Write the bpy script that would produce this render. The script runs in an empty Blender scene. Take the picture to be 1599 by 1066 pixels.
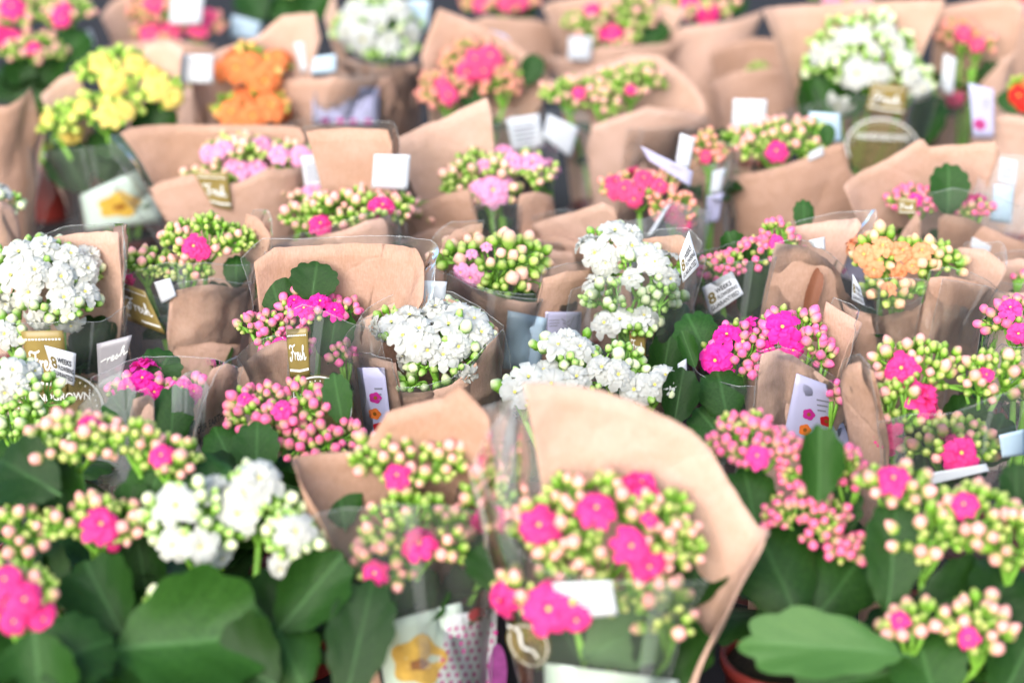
import bpy, math, random
import numpy as np
from mathutils import Vector, Matrix, noise

# ------------------------------------------------------------------ camera
CAM = Vector((0.0, 0.0, 0.82)); PITCH = math.radians(24.2)
F = 3110.0; PW, PH = 1599.0, 1066.0
FWD = Vector((0, math.cos(PITCH), -math.sin(PITCH)))
UP = Vector((0, math.sin(PITCH), math.cos(PITCH)))
scene = bpy.context.scene
cam_d = bpy.data.cameras.new('camera'); cam = bpy.data.objects.new('camera', cam_d)
scene.collection.objects.link(cam); scene.camera = cam
cam.location = CAM; cam.rotation_euler = (math.pi/2 - PITCH, 0, 0)
cam_d.sensor_width = 36; cam_d.lens = F/PW*36
cam_d.clip_start = 0.02; cam_d.clip_end = 60
cam_d.dof.use_dof = True; cam_d.dof.focus_distance = 1.50; cam_d.dof.aperture_fstop = 3.1

# ------------------------------------------------------------------ light
SUN_EL, SUN_AZ = math.radians(32), math.radians(198)      # azimuth clockwise from +Y: behind the camera, to its left
w = bpy.data.worlds.new('World'); scene.world = w; w.use_nodes = True
nt = w.node_tree; bg = nt.nodes['Background']
sky = nt.nodes.new('ShaderNodeTexSky'); sky.sky_type = 'NISHITA'; sky.sun_disc = False
sky.sun_elevation = SUN_EL; sky.sun_rotation = SUN_AZ
sky.air_density = 1.0; sky.dust_density = 1.6; sky.ozone_density = 1.0
nt.links.new(sky.outputs[0], bg.inputs[0]); bg.inputs[1].default_value = 0.15
sd = bpy.data.lights.new('sun', 'SUN'); sd.energy = 1.5; sd.angle = math.radians(40); sd.color = (1.0, 0.97, 0.94)
so = bpy.data.objects.new('sun', sd); scene.collection.objects.link(so)
sv = Vector((math.sin(SUN_AZ)*math.cos(SUN_EL), math.cos(SUN_AZ)*math.cos(SUN_EL), math.sin(SUN_EL)))
so.rotation_euler = sv.to_track_quat('Z', 'Y').to_euler(); so.location = (-1, -1, 3)
vs = scene.view_settings; vs.view_transform = 'Standard'; vs.look = 'None'; vs.exposure = 1.30; vs.gamma = 1.0
cy = scene.cycles; cy.use_denoising = True; cy.max_bounces = 10; cy.transparent_max_bounces = 24
cy.diffuse_bounces = 5; cy.glossy_bounces = 3; cy.transmission_bounces = 6; cy.sample_clamp_indirect = 6

# ------------------------------------------------------------------ pixel helpers (points of the place read off the picture)
def ray(px, py):
    u = (px - PW/2)/F; v = (PH/2 - py)/F
    return FWD + Vector((u, 0, 0)) + UP*v
def at_z(px, py, z):
    d = ray(px, py); return CAM + d*((z - CAM.z)/d.z)
def at_y(px, py, y):
    d = ray(px, py); return CAM + d*((y - CAM.y)/d.y)
def ppm(p): return F/((Vector(p) - CAM).dot(FWD))      # pixels per metre there

# ------------------------------------------------------------------ materials
def mat(name):
    m = bpy.data.materials.new(name); m.use_nodes = True
    return m, m.node_tree.nodes, m.node_tree.links
def simple(name, col, rough=0.5, spec=0.4, metal=0.0, noise=0.0, scale=60):
    m, n, l = mat(name); b = n['Principled BSDF']
    b.inputs['Roughness'].default_value = rough; b.inputs['Metallic'].default_value = metal
    b.inputs['Specular IOR Level'].default_value = spec
    if noise:
        tc = n.new('ShaderNodeTexCoord'); t = n.new('ShaderNodeTexNoise'); t.inputs['Scale'].default_value = scale; t.inputs['Detail'].default_value = 5
        l.new(tc.outputs['Object'], t.inputs[0])
        r = n.new('ShaderNodeValToRGB')
        r.color_ramp.elements[0].color = (*[c*(1-noise) for c in col], 1); r.color_ramp.elements[1].color = (*[min(1, c*(1+noise)) for c in col], 1)
        r.color_ramp.elements[0].position = .3; r.color_ramp.elements[1].position = .7
        l.new(t.outputs[0], r.inputs[0]); l.new(r.outputs[0], b.inputs['Base Color'])
    else: b.inputs['Base Color'].default_value = (*col, 1)
    return m
def thin(name, c0, c1, trans, tcol, rough=0.5, spec=0.3, rand=0.1, axis=None, bump=0.0, bscale=200, stops=(0, 1)):
    """leafy or papery stuff: principled mixed with translucency; colour from c0 to c1 by noise or along local Z"""
    m, n, l = mat(name); b = n['Principled BSDF']; out = n['Material Output']
    b.inputs['Roughness'].default_value = rough; b.inputs['Specular IOR Level'].default_value = spec
    tc = n.new('ShaderNodeTexCoord')
    r = n.new('ShaderNodeValToRGB')
    r.color_ramp.elements[0].color = (*c0, 1); r.color_ramp.elements[1].color = (*c1, 1)
    r.color_ramp.elements[0].position = stops[0]; r.color_ramp.elements[1].position = stops[1]
    if axis == 'Z':
        s = n.new('ShaderNodeSeparateXYZ'); l.new(tc.outputs['Object'], s.inputs[0])
        oi = n.new('ShaderNodeObjectInfo'); ma = n.new('ShaderNodeMath'); ma.operation = 'MULTIPLY_ADD'
        l.new(oi.outputs['Random'], ma.inputs[0]); ma.inputs[1].default_value = 0.35
        l.new(s.outputs[2], ma.inputs[2]); sub = n.new('ShaderNodeMath'); sub.operation = 'SUBTRACT'; l.new(ma.outputs[0], sub.inputs[0]); sub.inputs[1].default_value = 0.17
        l.new(sub.outputs[0], r.inputs[0])
    else:
        t = n.new('ShaderNodeTexNoise'); t.inputs['Scale'].default_value = bscale*0.25; t.inputs['Detail'].default_value = 4
        l.new(tc.outputs['Object'], t.inputs[0]); l.new(t.outputs[0], r.inputs[0])
    hs = n.new('ShaderNodeHueSaturation'); l.new(r.outputs[0], hs.inputs['Color'])
    oi2 = n.new('ShaderNodeObjectInfo'); mr = n.new('ShaderNodeMapRange'); l.new(oi2.outputs['Random'], mr.inputs[0])
    mr.inputs[3].default_value = 1 - rand; mr.inputs[4].default_value = 1 + rand*0.6
    l.new(mr.outputs[0], hs.inputs['Value'])
    l.new(hs.outputs[0], b.inputs['Base Color'])
    tr = n.new('ShaderNodeBsdfTranslucent')
    mx = n.new('ShaderNodeMix'); mx.data_type = 'RGBA'; mx.blend_type = 'MULTIPLY'; mx.inputs[0].default_value = 1
    l.new(hs.outputs[0], mx.inputs[6]); mx.inputs[7].default_value = (*tcol, 1); l.new(mx.outputs[2], tr.inputs[0])
    ms = n.new('ShaderNodeMixShader'); ms.inputs[0].default_value = trans
    l.new(b.outputs[0], ms.inputs[1]); l.new(tr.outputs[0], ms.inputs[2]); l.new(ms.outputs[0], out.inputs[0])
    if bump:
        bp = n.new('ShaderNodeBump'); bp.inputs['Strength'].default_value = bump; bp.inputs['Distance'].default_value = 0.002
        t2 = n.new('ShaderNodeTexNoise'); t2.inputs['Scale'].default_value = bscale; t2.inputs['Detail'].default_value = 6
        l.new(tc.outputs['Object'], t2.inputs[0]); l.new(t2.outputs[0], bp.inputs['Height']); l.new(bp.outputs[0], b.inputs['Normal'])
    return m

def kraft_mat():
    m, n, l = mat('kraft_paper'); b = n['Principled BSDF']; out = n['Material Output']
    tc = n.new('ShaderNodeTexCoord')
    mp = n.new('ShaderNodeMapping'); mp.inputs['Scale'].default_value = (1, 1, 0.25); l.new(tc.outputs['Object'], mp.inputs[0])
    fib = n.new('ShaderNodeTexNoise'); fib.inputs['Scale'].default_value = 900; fib.inputs['Detail'].default_value = 3; l.new(mp.outputs[0], fib.inputs[0])
    big = n.new('ShaderNodeTexNoise'); big.inputs['Scale'].default_value = 22; big.inputs['Detail'].default_value = 6; l.new(tc.outputs['Object'], big.inputs[0])
    r = n.new('ShaderNodeValToRGB'); e = r.color_ramp.elements
    e[0].color = (0.51, 0.312, 0.208, 1); e[0].position = .25; e[1].color = (0.71, 0.485, 0.392, 1); e[1].position = .75
    ad = n.new('ShaderNodeMath'); ad.operation = 'MULTIPLY_ADD'; l.new(fib.outputs[0], ad.inputs[0]); ad.inputs[1].default_value = 0.45
    m2 = n.new('ShaderNodeMath'); m2.operation = 'MULTIPLY'; l.new(big.outputs[0], m2.inputs[0]); m2.inputs[1].default_value = 0.55; l.new(m2.outputs[0], ad.inputs[2])
    l.new(ad.outputs[0], r.inputs[0])
    hs = n.new('ShaderNodeHueSaturation'); oi = n.new('ShaderNodeObjectInfo'); mr = n.new('ShaderNodeMapRange'); l.new(oi.outputs['Random'], mr.inputs[0])
    mr.inputs[3].default_value = .82; mr.inputs[4].default_value = 1.10; l.new(mr.outputs[0], hs.inputs['Value'])
    mr2 = n.new('ShaderNodeMapRange'); l.new(oi.outputs['Random'], mr2.inputs[0]); mr2.inputs[3].default_value = 1.12; mr2.inputs[4].default_value = .92; l.new(mr2.outputs[0], hs.inputs['Saturation']); l.new(r.outputs[0], hs.inputs['Color'])
    l.new(hs.outputs[0], b.inputs['Base Color']); b.inputs['Roughness'].default_value = .62; b.inputs['Specular IOR Level'].default_value = .25
    wr = n.new('ShaderNodeTexNoise'); wr.inputs['Scale'].default_value = 45; wr.inputs['Detail'].default_value = 7; wr.inputs['Roughness'].default_value = .6; l.new(tc.outputs['Object'], wr.inputs[0])
    bp = n.new('ShaderNodeBump'); bp.inputs['Strength'].default_value = .6; bp.inputs['Distance'].default_value = .005
    wp = n.new('ShaderNodeMix'); wp.data_type = 'RGBA'; wp.blend_type = 'LINEAR_LIGHT'; wp.inputs[0].default_value = .012
    l.new(tc.outputs['Object'], wp.inputs[6]); l.new(big.outputs[1], wp.inputs[7])
    vo = n.new('ShaderNodeTexVoronoi'); vo.feature = 'DISTANCE_TO_EDGE'; vo.inputs['Scale'].default_value = 12; l.new(wp.outputs[2], vo.inputs[0])
    mn = n.new('ShaderNodeMath'); mn.operation = 'MINIMUM'; l.new(vo.outputs[0], mn.inputs[0]); mn.inputs[1].default_value = .03
    ml = n.new('ShaderNodeMath'); ml.operation = 'MULTIPLY_ADD'; l.new(mn.outputs[0], ml.inputs[0]); ml.inputs[1].default_value = 3.2; l.new(wr.outputs[0], ml.inputs[2])
    l.new(ml.outputs[0], bp.inputs['Height']); l.new(bp.outputs[0], b.inputs['Normal'])
    tr = n.new('ShaderNodeBsdfTranslucent'); l.new(hs.outputs[0], tr.inputs[0])
    ms = n.new('ShaderNodeMixShader'); ms.inputs[0].default_value = .22
    l.new(b.outputs[0], ms.inputs[1]); l.new(tr.outputs[0], ms.inputs[2]); l.new(ms.outputs[0], out.inputs[0])
    return m
def film_mat(name='clear_film', haze=0.032, tint=(0.97, 0.985, 0.98)):
    m, n, l = mat(name); out = n['Material Output']; n.remove(n['Principled BSDF'])
    t = n.new('ShaderNodeBsdfTransparent'); t.inputs[0].default_value = (*tint, 1)
    g = n.new('ShaderNodeBsdfGlossy'); g.inputs['Roughness'].default_value = .06; g.inputs[0].default_value = (1, 1, 1, 1)
    d = n.new('ShaderNodeBsdfDiffuse'); d.inputs[0].default_value = (.85, .88, .88, 1)
    tc = n.new('ShaderNodeTexCoord'); mp = n.new('ShaderNodeMapping'); mp.inputs['Scale'].default_value = (1, 1, .35); l.new(tc.outputs['Object'], mp.inputs[0])
    no = n.new('ShaderNodeTexNoise'); no.inputs['Scale'].default_value = 55; no.inputs['Detail'].default_value = 5; l.new(mp.outputs[0], no.inputs[0])
    bp = n.new('ShaderNodeBump'); bp.inputs['Strength'].default_value = .5; bp.inputs['Distance'].default_value = .005; l.new(no.outputs[0], bp.inputs['Height'])
    l.new(bp.outputs[0], g.inputs['Normal'])
    lw = n.new('ShaderNodeFresnel'); lw.inputs['IOR'].default_value = 1.5; l.new(bp.outputs[0], lw.inputs['Normal'])
    a = n.new('ShaderNodeMixShader'); a.inputs[0].default_value = haze; l.new(t.outputs[0], a.inputs[1]); l.new(d.outputs[0], a.inputs[2])
    b = n.new('ShaderNodeMixShader'); l.new(lw.outputs[0], b.inputs[0]); l.new(a.outputs[0], b.inputs[1]); l.new(g.outputs[0], b.inputs[2])
    l.new(b.outputs[0], out.inputs[0])
    return m
M = {}
M['kraft'] = kraft_mat()
M['film'] = film_mat()
M['filmedge'] = film_mat('film_edge', haze=.22)
M['milk'] = film_mat('film_milky', haze=.17, tint=(.96, .97, .99))
M['filmseam'] = film_mat('film_seam', haze=.10)
M['leaf'] = thin('leaf_green', (.006, .032, .004), (.032, .100, .014), .14, (.9, 1.2, .25), rough=.36, spec=.22, rand=.45, bump=.3, bscale=110)
def add_veins(m, light):
    n, l = m.node_tree.nodes, m.node_tree.links; hs = next(x for x in n if x.type == 'HUE_SAT'); tc = next(x for x in n if x.type == 'TEX_COORD')
    sx = n.new('ShaderNodeSeparateXYZ'); l.new(tc.outputs['Object'], sx.inputs[0])
    def mt(op, a, b):
        q = n.new('ShaderNodeMath'); q.operation = op
        for i, v in enumerate((a, b)):
            if v is None: continue
            if isinstance(v, (int, float)): q.inputs[i].default_value = v
            else: l.new(v, q.inputs[i])
        return q.outputs[0]
    ax = mt('ABSOLUTE', sx.outputs[0], None); ph = mt('SUBTRACT', mt('MULTIPLY', sx.outputs[1], 44.0), mt('MULTIPLY', mt('POWER', ax, .8), 46.0))
    w_ = mt('POWER', mt('MULTIPLY_ADD', mt('SINE', ph, None), .5), 8.0)
    w_.node.inputs[0].links[0].from_node.inputs[2].default_value = .5
    mid = mt('MAXIMUM', mt('SUBTRACT', 1.0, mt('MULTIPLY', ax, 28.0)), 0.0)
    f = mt('MINIMUM', mt('ADD', mt('MULTIPLY', w_, .07), mt('MULTIPLY', mid, .5)), 1.0)
    mx = n.new('ShaderNodeMix'); mx.data_type = 'RGBA'; l.new(f, mx.inputs[0])
    src = hs.inputs['Color'].links[0].from_socket; l.new(src, mx.inputs[6]); mx.inputs[7].default_value = (*light, 1); l.new(mx.outputs[2], hs.inputs['Color'])
add_veins(M['leaf'], (.06, .16, .04))
M['leaf2'] = thin('leaf_light_green', (.042, .125, .024), (.075, .175, .038), .16, (.9, 1.2, .3), rough=.38, spec=.3, rand=.15, bump=.25, bscale=160)
add_veins(M['leaf2'], (.11, .24, .07))
M['vein'] = simple('leaf_vein', (.035, .115, .02), .5)
M['stem'] = simple('stem_green', (.20, .44, .05), .5, noise=.25, scale=80)
M['calyx'] = simple('calyx_green', (.24, .50, .06), .45, noise=.2, scale=3)
M['pot'] = simple('pot_red', (.16, .02, .015), .45, noise=.15)
M['soil'] = simple('soil', (.02, .013, .008), .95, noise=.4, scale=300)
M['table'] = simple('table_dark', (.018, .012, .010), .8, noise=.4, scale=12)
M['white'] = thin('label_and_glint_white', (.62, .65, .68), (.67, .69, .72), .12, (1, 1, 1), rough=.4, spec=.4, rand=.04)
M['blue'] = thin('label_and_glint_pale_blue', (.50, .66, .78), (.56, .71, .82), .10, (1, 1, 1), rough=.3, spec=.5, rand=.04)
M['lav'] = thin('card_lavender', (.48, .47, .66), (.54, .53, .71), .10, (1, 1, 1), rough=.35, spec=.5, rand=.05)
M['grey'] = thin('film_print_grey', (.30, .29, .31), (.36, .34, .35), .12, (1, 1, 1), rough=.3, spec=.5, rand=.05)
M['gold'] = simple('print_gold', (.26, .19, .055), .38, .5, noise=.12, scale=90)
def gold_film():
    m, n, l = mat('print_gold_on_film'); out = n['Material Output']; b = n['Principled BSDF']
    b.inputs['Base Color'].default_value = (.24, .19, .07, 1); b.inputs['Roughness'].default_value = .3
    t = n.new('ShaderNodeBsdfTransparent'); x = n.new('ShaderNodeMixShader'); x.inputs[0].default_value = .58
    l.new(t.outputs[0], x.inputs[1]); l.new(b.outputs[0], x.inputs[2]); l.new(x.outputs[0], out.inputs[0]); return m
M['goldfilm'] = gold_film()
M['ink'] = simple('ink_black', (.02, .02, .022), .6)
M['inkgold'] = simple('ink_dark_gold', (.16, .12, .03), .6)
M['inkwhite'] = simple('ink_white', (.82, .82, .78), .5)
M['inkgrey'] = simple('ink_grey', (.22, .22, .27), .6)
M['mint'] = simple('card_mint', (.50, .60, .53), .5)
for k, c in dict(pr_mag=(.45, .02, .22), pr_red=(.5, .01, .02), pr_or=(.75, .18, .03), pr_yel=(.58, .36, .05), pr_brown=(.25, .09, .01), pr_pur=(.16, .03, .14)).items():
    M[k] = simple('print_' + k[3:], c, .5, noise=.2, scale=150)
COL = {   # flower c0,c1, bud base, bud tip
 'hot':     ((.90, .04, .26), (.95, .085, .36), (.27, .52, .055), (.92, .43, .38)),
 'pink':    ((.90, .05, .36), (.95, .12, .45), (.66, .46, .26), (.92, .17, .34)),
 'magenta': ((.90, .02, .36), (.95, .055, .47), (.66, .44, .28), (.92, .18, .40)),
 'white':   ((.60, .61, .54), (.72, .72, .68), (.20, .42, .05), (.76, .80, .50)),
 'pale':    ((.93, .34, .58), (.95, .52, .72), (.28, .46, .08), (.93, .52, .40)),
 'orange':  ((.95, .26, .07), (.98, .38, .14), (.40, .48, .08), (.92, .42, .14)),
 'peach':   ((.98, .38, .16), (.99, .52, .28), (.22, .44, .06), (.96, .56, .34)),
 'yellow':  ((.92, .70, .12), (.95, .82, .30), (.22, .44, .05), (.66, .72, .16)),
 'coral':   ((.85, .06, .22), (.92, .14, .32), (.45, .46, .12), (.88, .32, .26)),
 'red':     ((.80, .02, .02), (.90, .05, .03), (.35, .40, .08), (.8, .15, .08)),
}
for k, (a, b_, c, d) in COL.items():
    M['fl_' + k] = thin('petal_' + k, a, b_, .35, (1, 1, 1), rough=.55, spec=.2, rand=.08, bscale=12)
    M['bud_' + k] = thin('bud_' + k, c, d, .12, (1, 1, 1), rough=.42, spec=.35, rand=.14, axis='Z', stops=(.36, .84))
    M['gbud_' + k] = thin('young_bud_' + k, (.20, .44, .035), tuple(.28*x + .72*y for x, y in zip(d, (.36, .60, .09))), .12, (1, 1, 1), rough=.42, spec=.35, rand=.18, axis='Z', stops=(.35, 1.0))
M['eye'] = simple('flower_eye', (.60, .52, .10), .6)

# ------------------------------------------------------------------ mesh helpers
def mesh(name, verts, faces, mats, mi=None, smooth=True):
    me = bpy.data.meshes.new(name); me.from_pydata([tuple(v) for v in verts], [], faces)
    for m in mats: me.materials.append(m)
    if mi is not None: me.polygons.foreach_set('material_index', mi)
    if smooth: me.polygons.foreach_set('use_smooth', [True]*len(faces))
    me.update(); return me
def link(name, me, parent=None, loc=None, mw=None):
    o = bpy.data.objects.new(name, me); scene.collection.objects.link(o)
    if parent: o.parent = parent
    if mw is not None: o.matrix_local = mw
    elif loc is not None: o.location = loc
    return o
def tube(V, Fc, pts, r0, r1, seg=4):
    base = len(V); n = len(pts)
    for i, p in enumerate(pts):
        p = Vector(p); d = (Vector(pts[min(i+1, n-1)]) - Vector(pts[max(i-1, 0)])).normalized()
        a = d.orthogonal().normalized(); b = d.cross(a); r = r0 + (r1-r0)*i/(n-1)
        for k in range(seg):
            t = 2*math.pi*k/seg; V.append(p + (a*math.cos(t) + b*math.sin(t))*r)
    for i in range(n-1):
        for k in range(seg):
            k2 = (k+1) % seg; Fc.append((base+i*seg+k, base+i*seg+k2, base+(i+1)*seg+k2, base+(i+1)*seg+k))
    Fc.append(tuple(base+(n-1)*seg+k for k in range(seg)))

def make_flower(colour, rng, dbl):
    """unit-radius kalanchoe bloom, axis +Z: tiers of rounded petals round a small eye"""
    V, Fc, mi = [], [], []
    tiers = [(7, 1.0, -.14, .46), (7, .86, .02, .42), (6, .66, .14, .36), (5, .44, .26, .27)] if dbl else [(6, 1.0, -.04, .48), (6, .80, .08, .40)]
    for ti, (n, L, lift, wd) in enumerate(tiers):
        ph = rng.random()*6.28
        for k in range(n):
            a = ph + 2*math.pi*(k + rng.uniform(-.14, .14))/n; L2 = L*rng.uniform(.88, 1.08); li = lift + rng.uniform(-.08, .08)
            ca, sa = math.cos(a), math.sin(a); base = len(V); rows = 5
            tw = rng.uniform(-.15, .15)
            for i in range(rows):
                t = i/(rows-1); wv = wd*(.25, .62, .92, 1.0, .50)[i]
                for j in (-1, 0, 1):
                    x = L2*(.08, .34, .60, .84, 1.0)[i] - (.06*L2 if (abs(j) and i == rows-1) else 0); y = wv*j*.62
                    z = li*t*1.3 + .16*math.sin(math.pi*t) - .14*t*t + (.10*abs(j)*t) + tw*y
                    V.append((x*ca - y*sa, x*sa + y*ca, z + .04*ti))
            for i in range(rows-1):
                for j in range(2):
                    q = base + i*3 + j; Fc.append((q, q+3, q+4, q+1)); mi.append(0)
    b = len(V)                                                     # eye
    for k in range(6): V.append((.10*math.cos(k*1.047), .10*math.sin(k*1.047), .22))
    V.append((0, 0, .30))
    for k in range(6): Fc.append((b+k, b+(k+1) % 6, b+6)); mi.append(1)
    b = len(V)                                                     # calyx cup below
    for zz, rr in ((-.08, .22), (-.45, .12), (-.62, .05)):
        for k in range(6): V.append((rr*math.cos(k*1.047), rr*math.sin(k*1.047), zz))
    for i in range(2):
        for k in range(6): Fc.append((b+i*6+k, b+i*6+(k+1) % 6, b+i*6+6+(k+1) % 6, b+i*6+6+k)); mi.append(2)
    return mesh('flower_' + colour, V, Fc, [M['fl_'+colour], M['eye'], M['calyx']], mi)
def make_bud(colour, rng, opened, green=False):
    """unit bud, z 0..1: plump ovoid, four overlapping petal ridges, green sepals at the foot"""
    V, Fc, mi = [], [], []; seg = 8
    prof = [(0, .10), (.10, .27), (.27, .43), (.50, .47), (.73, .39), (.91, .21), (1.0, .05)]
    if opened: prof = [(0, .10), (.12, .26), (.32, .42), (.55, .48), (.78, .44), (.95, .26), (1.0, .08)]
    for z, r in prof:
        for k in range(seg):
            a = 2*math.pi*k/seg + z*.5; rr = r*(1.0 + .08*(1 if k % 2 else -1)*min(1, z*1.5))*rng.uniform(.96, 1.04)
            V.append((rr*math.cos(a), rr*math.sin(a), z))
    for i in range(len(prof)-1):
        for k in range(seg): Fc.append((i*seg+k, i*seg+(k+1) % seg, (i+1)*seg+(k+1) % seg, (i+1)*seg+k)); mi.append(0)
    Fc.append(tuple((len(prof)-1)*seg+k for k in range(seg))); mi.append(0)
    for k in range(4):
        a = k*math.pi/2 + .3; b = len(V); ca, sa = math.cos(a), math.sin(a)
        for (x, y, z) in ((.08, 0, -.06), (.38, -.20, .12), (.38, .20, .12), (.53, 0, .46)): V.append((x*ca-y*sa, x*sa+y*ca, z))
        Fc.append((b, b+1, b+3, b+2)); mi.append(1)
    return mesh('bud_' + colour, V, Fc, [M[('gbud_' if green else 'bud_')+colour], M['calyx']], mi)
def make_leaf(rng, m, lobes, wid, cup, bend, sc=.13, droop=.05):
    """unit-length leaf along +Y from its foot, normal +Z, with scalloped rim and raised midrib"""
    V, Fc, mi = [], [], []; n = 56; K = 6
    def h(x, y): return cup*x*x*2.0 + bend*(y-.1)**2 - .010*max(0, 1-abs(x)/.06) + .010*math.sin(y*9 + x*7) + .006*math.sin(abs(x)*26 - y*16)*min(1, abs(x)*6)
    ph = rng.uniform(0, 1)
    V.append((0, .5, h(0, .5)))
    for k in range(1, K+1):
        f = k/K
        for i in range(n):
            t = 2*math.pi*i/n; tip = (1+math.cos(t))/2
            R_ = 1 + sc*(abs(math.cos((lobes*t)/2 + ph)) - .55)*(tip**.35)*f**3
            x = wid*math.sin(t)*(.50 + .50*tip**.7)*1.08*R_; y = .5*math.cos(t)*R_
            x, y = x*f, .5 + y*f
            V.append((x, y, h(x, y) - droop*f**5*(.6 + .4*math.sin(2*t + ph*6)) - .02*max(0, f-.85)/.15*abs(math.cos(lobes*t*.5))))
    for i in range(n): Fc.append((0, 1+(i+1) % n, 1+i)); mi.append(0)
    for k in range(K-1):
        for i in range(n):
            a, b = 1+k*n+i, 1+k*n+(i+1) % n; Fc.append((a, b, b+n, a+n)); mi.append(0)
    b = len(V)
    for i in range(9):
        v = i/9*.86; z = bend*(v-.1)**2
        r = .011*(1-v)+.002
        for (x, dz) in ((-r, -.009), (0, r*.5), (r, -.009)): V.append((x, v - .06, z + dz))
    for i in range(8):
        for j in range(2): q = b+i*3+j; Fc.append((q, q+1, q+4, q+3)); mi.append(1)
    return mesh('leaf', V, Fc, [m, M['vein']], mi)

RNG = random.Random(7)
FLOWERS = {c: [make_flower(c, RNG, True), make_flower(c, RNG, True), make_flower(c, RNG, c not in ('white',))] for c in COL}
BUDS = {c: [make_bud(c, RNG, False), make_bud(c, RNG, True), make_bud(c, RNG, False, True)] for c in COL}
LEAVES = [make_leaf(RNG, M['leaf'], 13, .40, .7, -.30), make_leaf(RNG, M['leaf'], 11, .46, 1.0, -.12, .13, -.04), make_leaf(RNG, M['leaf'], 12, .38, -.5, -.5)]
M['brown_wedge'] = thin('kraft_fold_brown', (.16, .055, .025), (.26, .10, .05), .15, (1, .7, .4), rough=.6, rand=.1)  # brown wedge standing in for a dark kraft fold
FOLD_WEDGE = [make_leaf(RNG, M['brown_wedge'], 5, .3, 1.6, -.6)]
LEAVES2 = [make_leaf(RNG, M['leaf2'], 9, .44, .5, -.2, .17)]

# ------------------------------------------------------------------ lettering
def text_mesh(body):
    c = bpy.data.curves.new('t', 'FONT'); c.body = body; c.size = 1; c.fill_mode = 'FRONT'; c.resolution_u = 3; c.offset = .022
    o = bpy.data.objects.new('t', c); scene.collection.objects.link(o)
    dg = bpy.context.evaluated_depsgraph_get(); me = o.evaluated_get(dg).to_mesh()
    v = np.array([tuple(x.co)[:2] for x in me.vertices]); f = [tuple(p.vertices) for p in me.polygons]
    o.evaluated_get(dg).to_mesh_clear(); bpy.data.objects.remove(o); bpy.data.curves.remove(c)
    mn = v.min(0); return v - mn, f, v.max(0) - mn
TEXT = {}
def text(body):
    if body not in TEXT: TEXT[body] = text_mesh(body)
    return TEXT[body]
SCRIPT = [  # handwritten "Fresh" as pen strokes, x 0..3.6, y 0..1.6
 [(.05, 1.25), (.0, 1.45), (.2, 1.6), (.55, 1.5), (.95, 1.58), (1.15, 1.68)],
 [(.68, 1.52), (.58, 1.0), (.45, .4), (.25, .05), (.02, .1), (.0, .3), (.15, .38)],
 [(.22, .85), (.55, .9), (.85, .98)],
 [(.95, .72), (1.08, .85), (1.05, .4), (1.02, .1), (1.1, .55), (1.3, .82), (1.42, .72)],
 [(1.5, .42), (1.72, .5), (1.82, .72), (1.66, .84), (1.52, .6), (1.54, .25), (1.72, .1), (1.98, .3)],
 [(1.98, .3), (2.22, .85), (2.15, .6), (2.36, .3), (2.25, .1), (2.05, .14)],
 [(2.36, .2), (2.6, .6), (2.88, 1.3), (2.78, 1.55), (2.68, 1.2), (2.6, .1), (2.72, .5), (2.92, .78), (3.0, .5), (2.98, .18), (3.12, .1), (3.4, .35)],
]
def spline(p, k=5):
    out = []; n = len(p)
    for i in range(n-1):
        a, b, c, d = p[max(i-1, 0)], p[i], p[i+1], p[min(i+2, n-1)]
        for s in range(k):
            t = s/k
            out.append(tuple(.5*(2*b[q] + (c[q]-a[q])*t + (2*a[q]-5*b[q]+4*c[q]-d[q])*t*t + (3*b[q]-a[q]-3*c[q]+d[q])*t**3) for q in (0, 1)))
    out.append(p[-1]); return out
def ribbon(pts, wd):
    V, Fc = [], []
    for i, p in enumerate(pts):
        a = pts[max(i-1, 0)]; b = pts[min(i+1, len(pts)-1)]; dx, dy = b[0]-a[0], b[1]-a[1]; L = math.hypot(dx, dy) or 1
        nx, ny = -dy/L*wd/2, dx/L*wd/2; V += [(p[0]+nx, p[1]+ny), (p[0]-nx, p[1]-ny)]
    for i in range(len(pts)-1): Fc.append((2*i, 2*i+1, 2*i+3, 2*i+2))
    return V, Fc
def disc(cx, cy, rx, ry, n=10, wob=0.0):
    V = [(cx, cy)] + [(cx + rx*(1+wob*math.cos(5*t*2*math.pi/n))*math.cos(2*math.pi*t/n), cy + ry*(1+wob*math.cos(5*t*2*math.pi/n))*math.sin(2*math.pi*t/n)) for t in range(n)]
    return V, [(0, i+1, (i+1) % n + 1) for i in range(n)]

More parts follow.
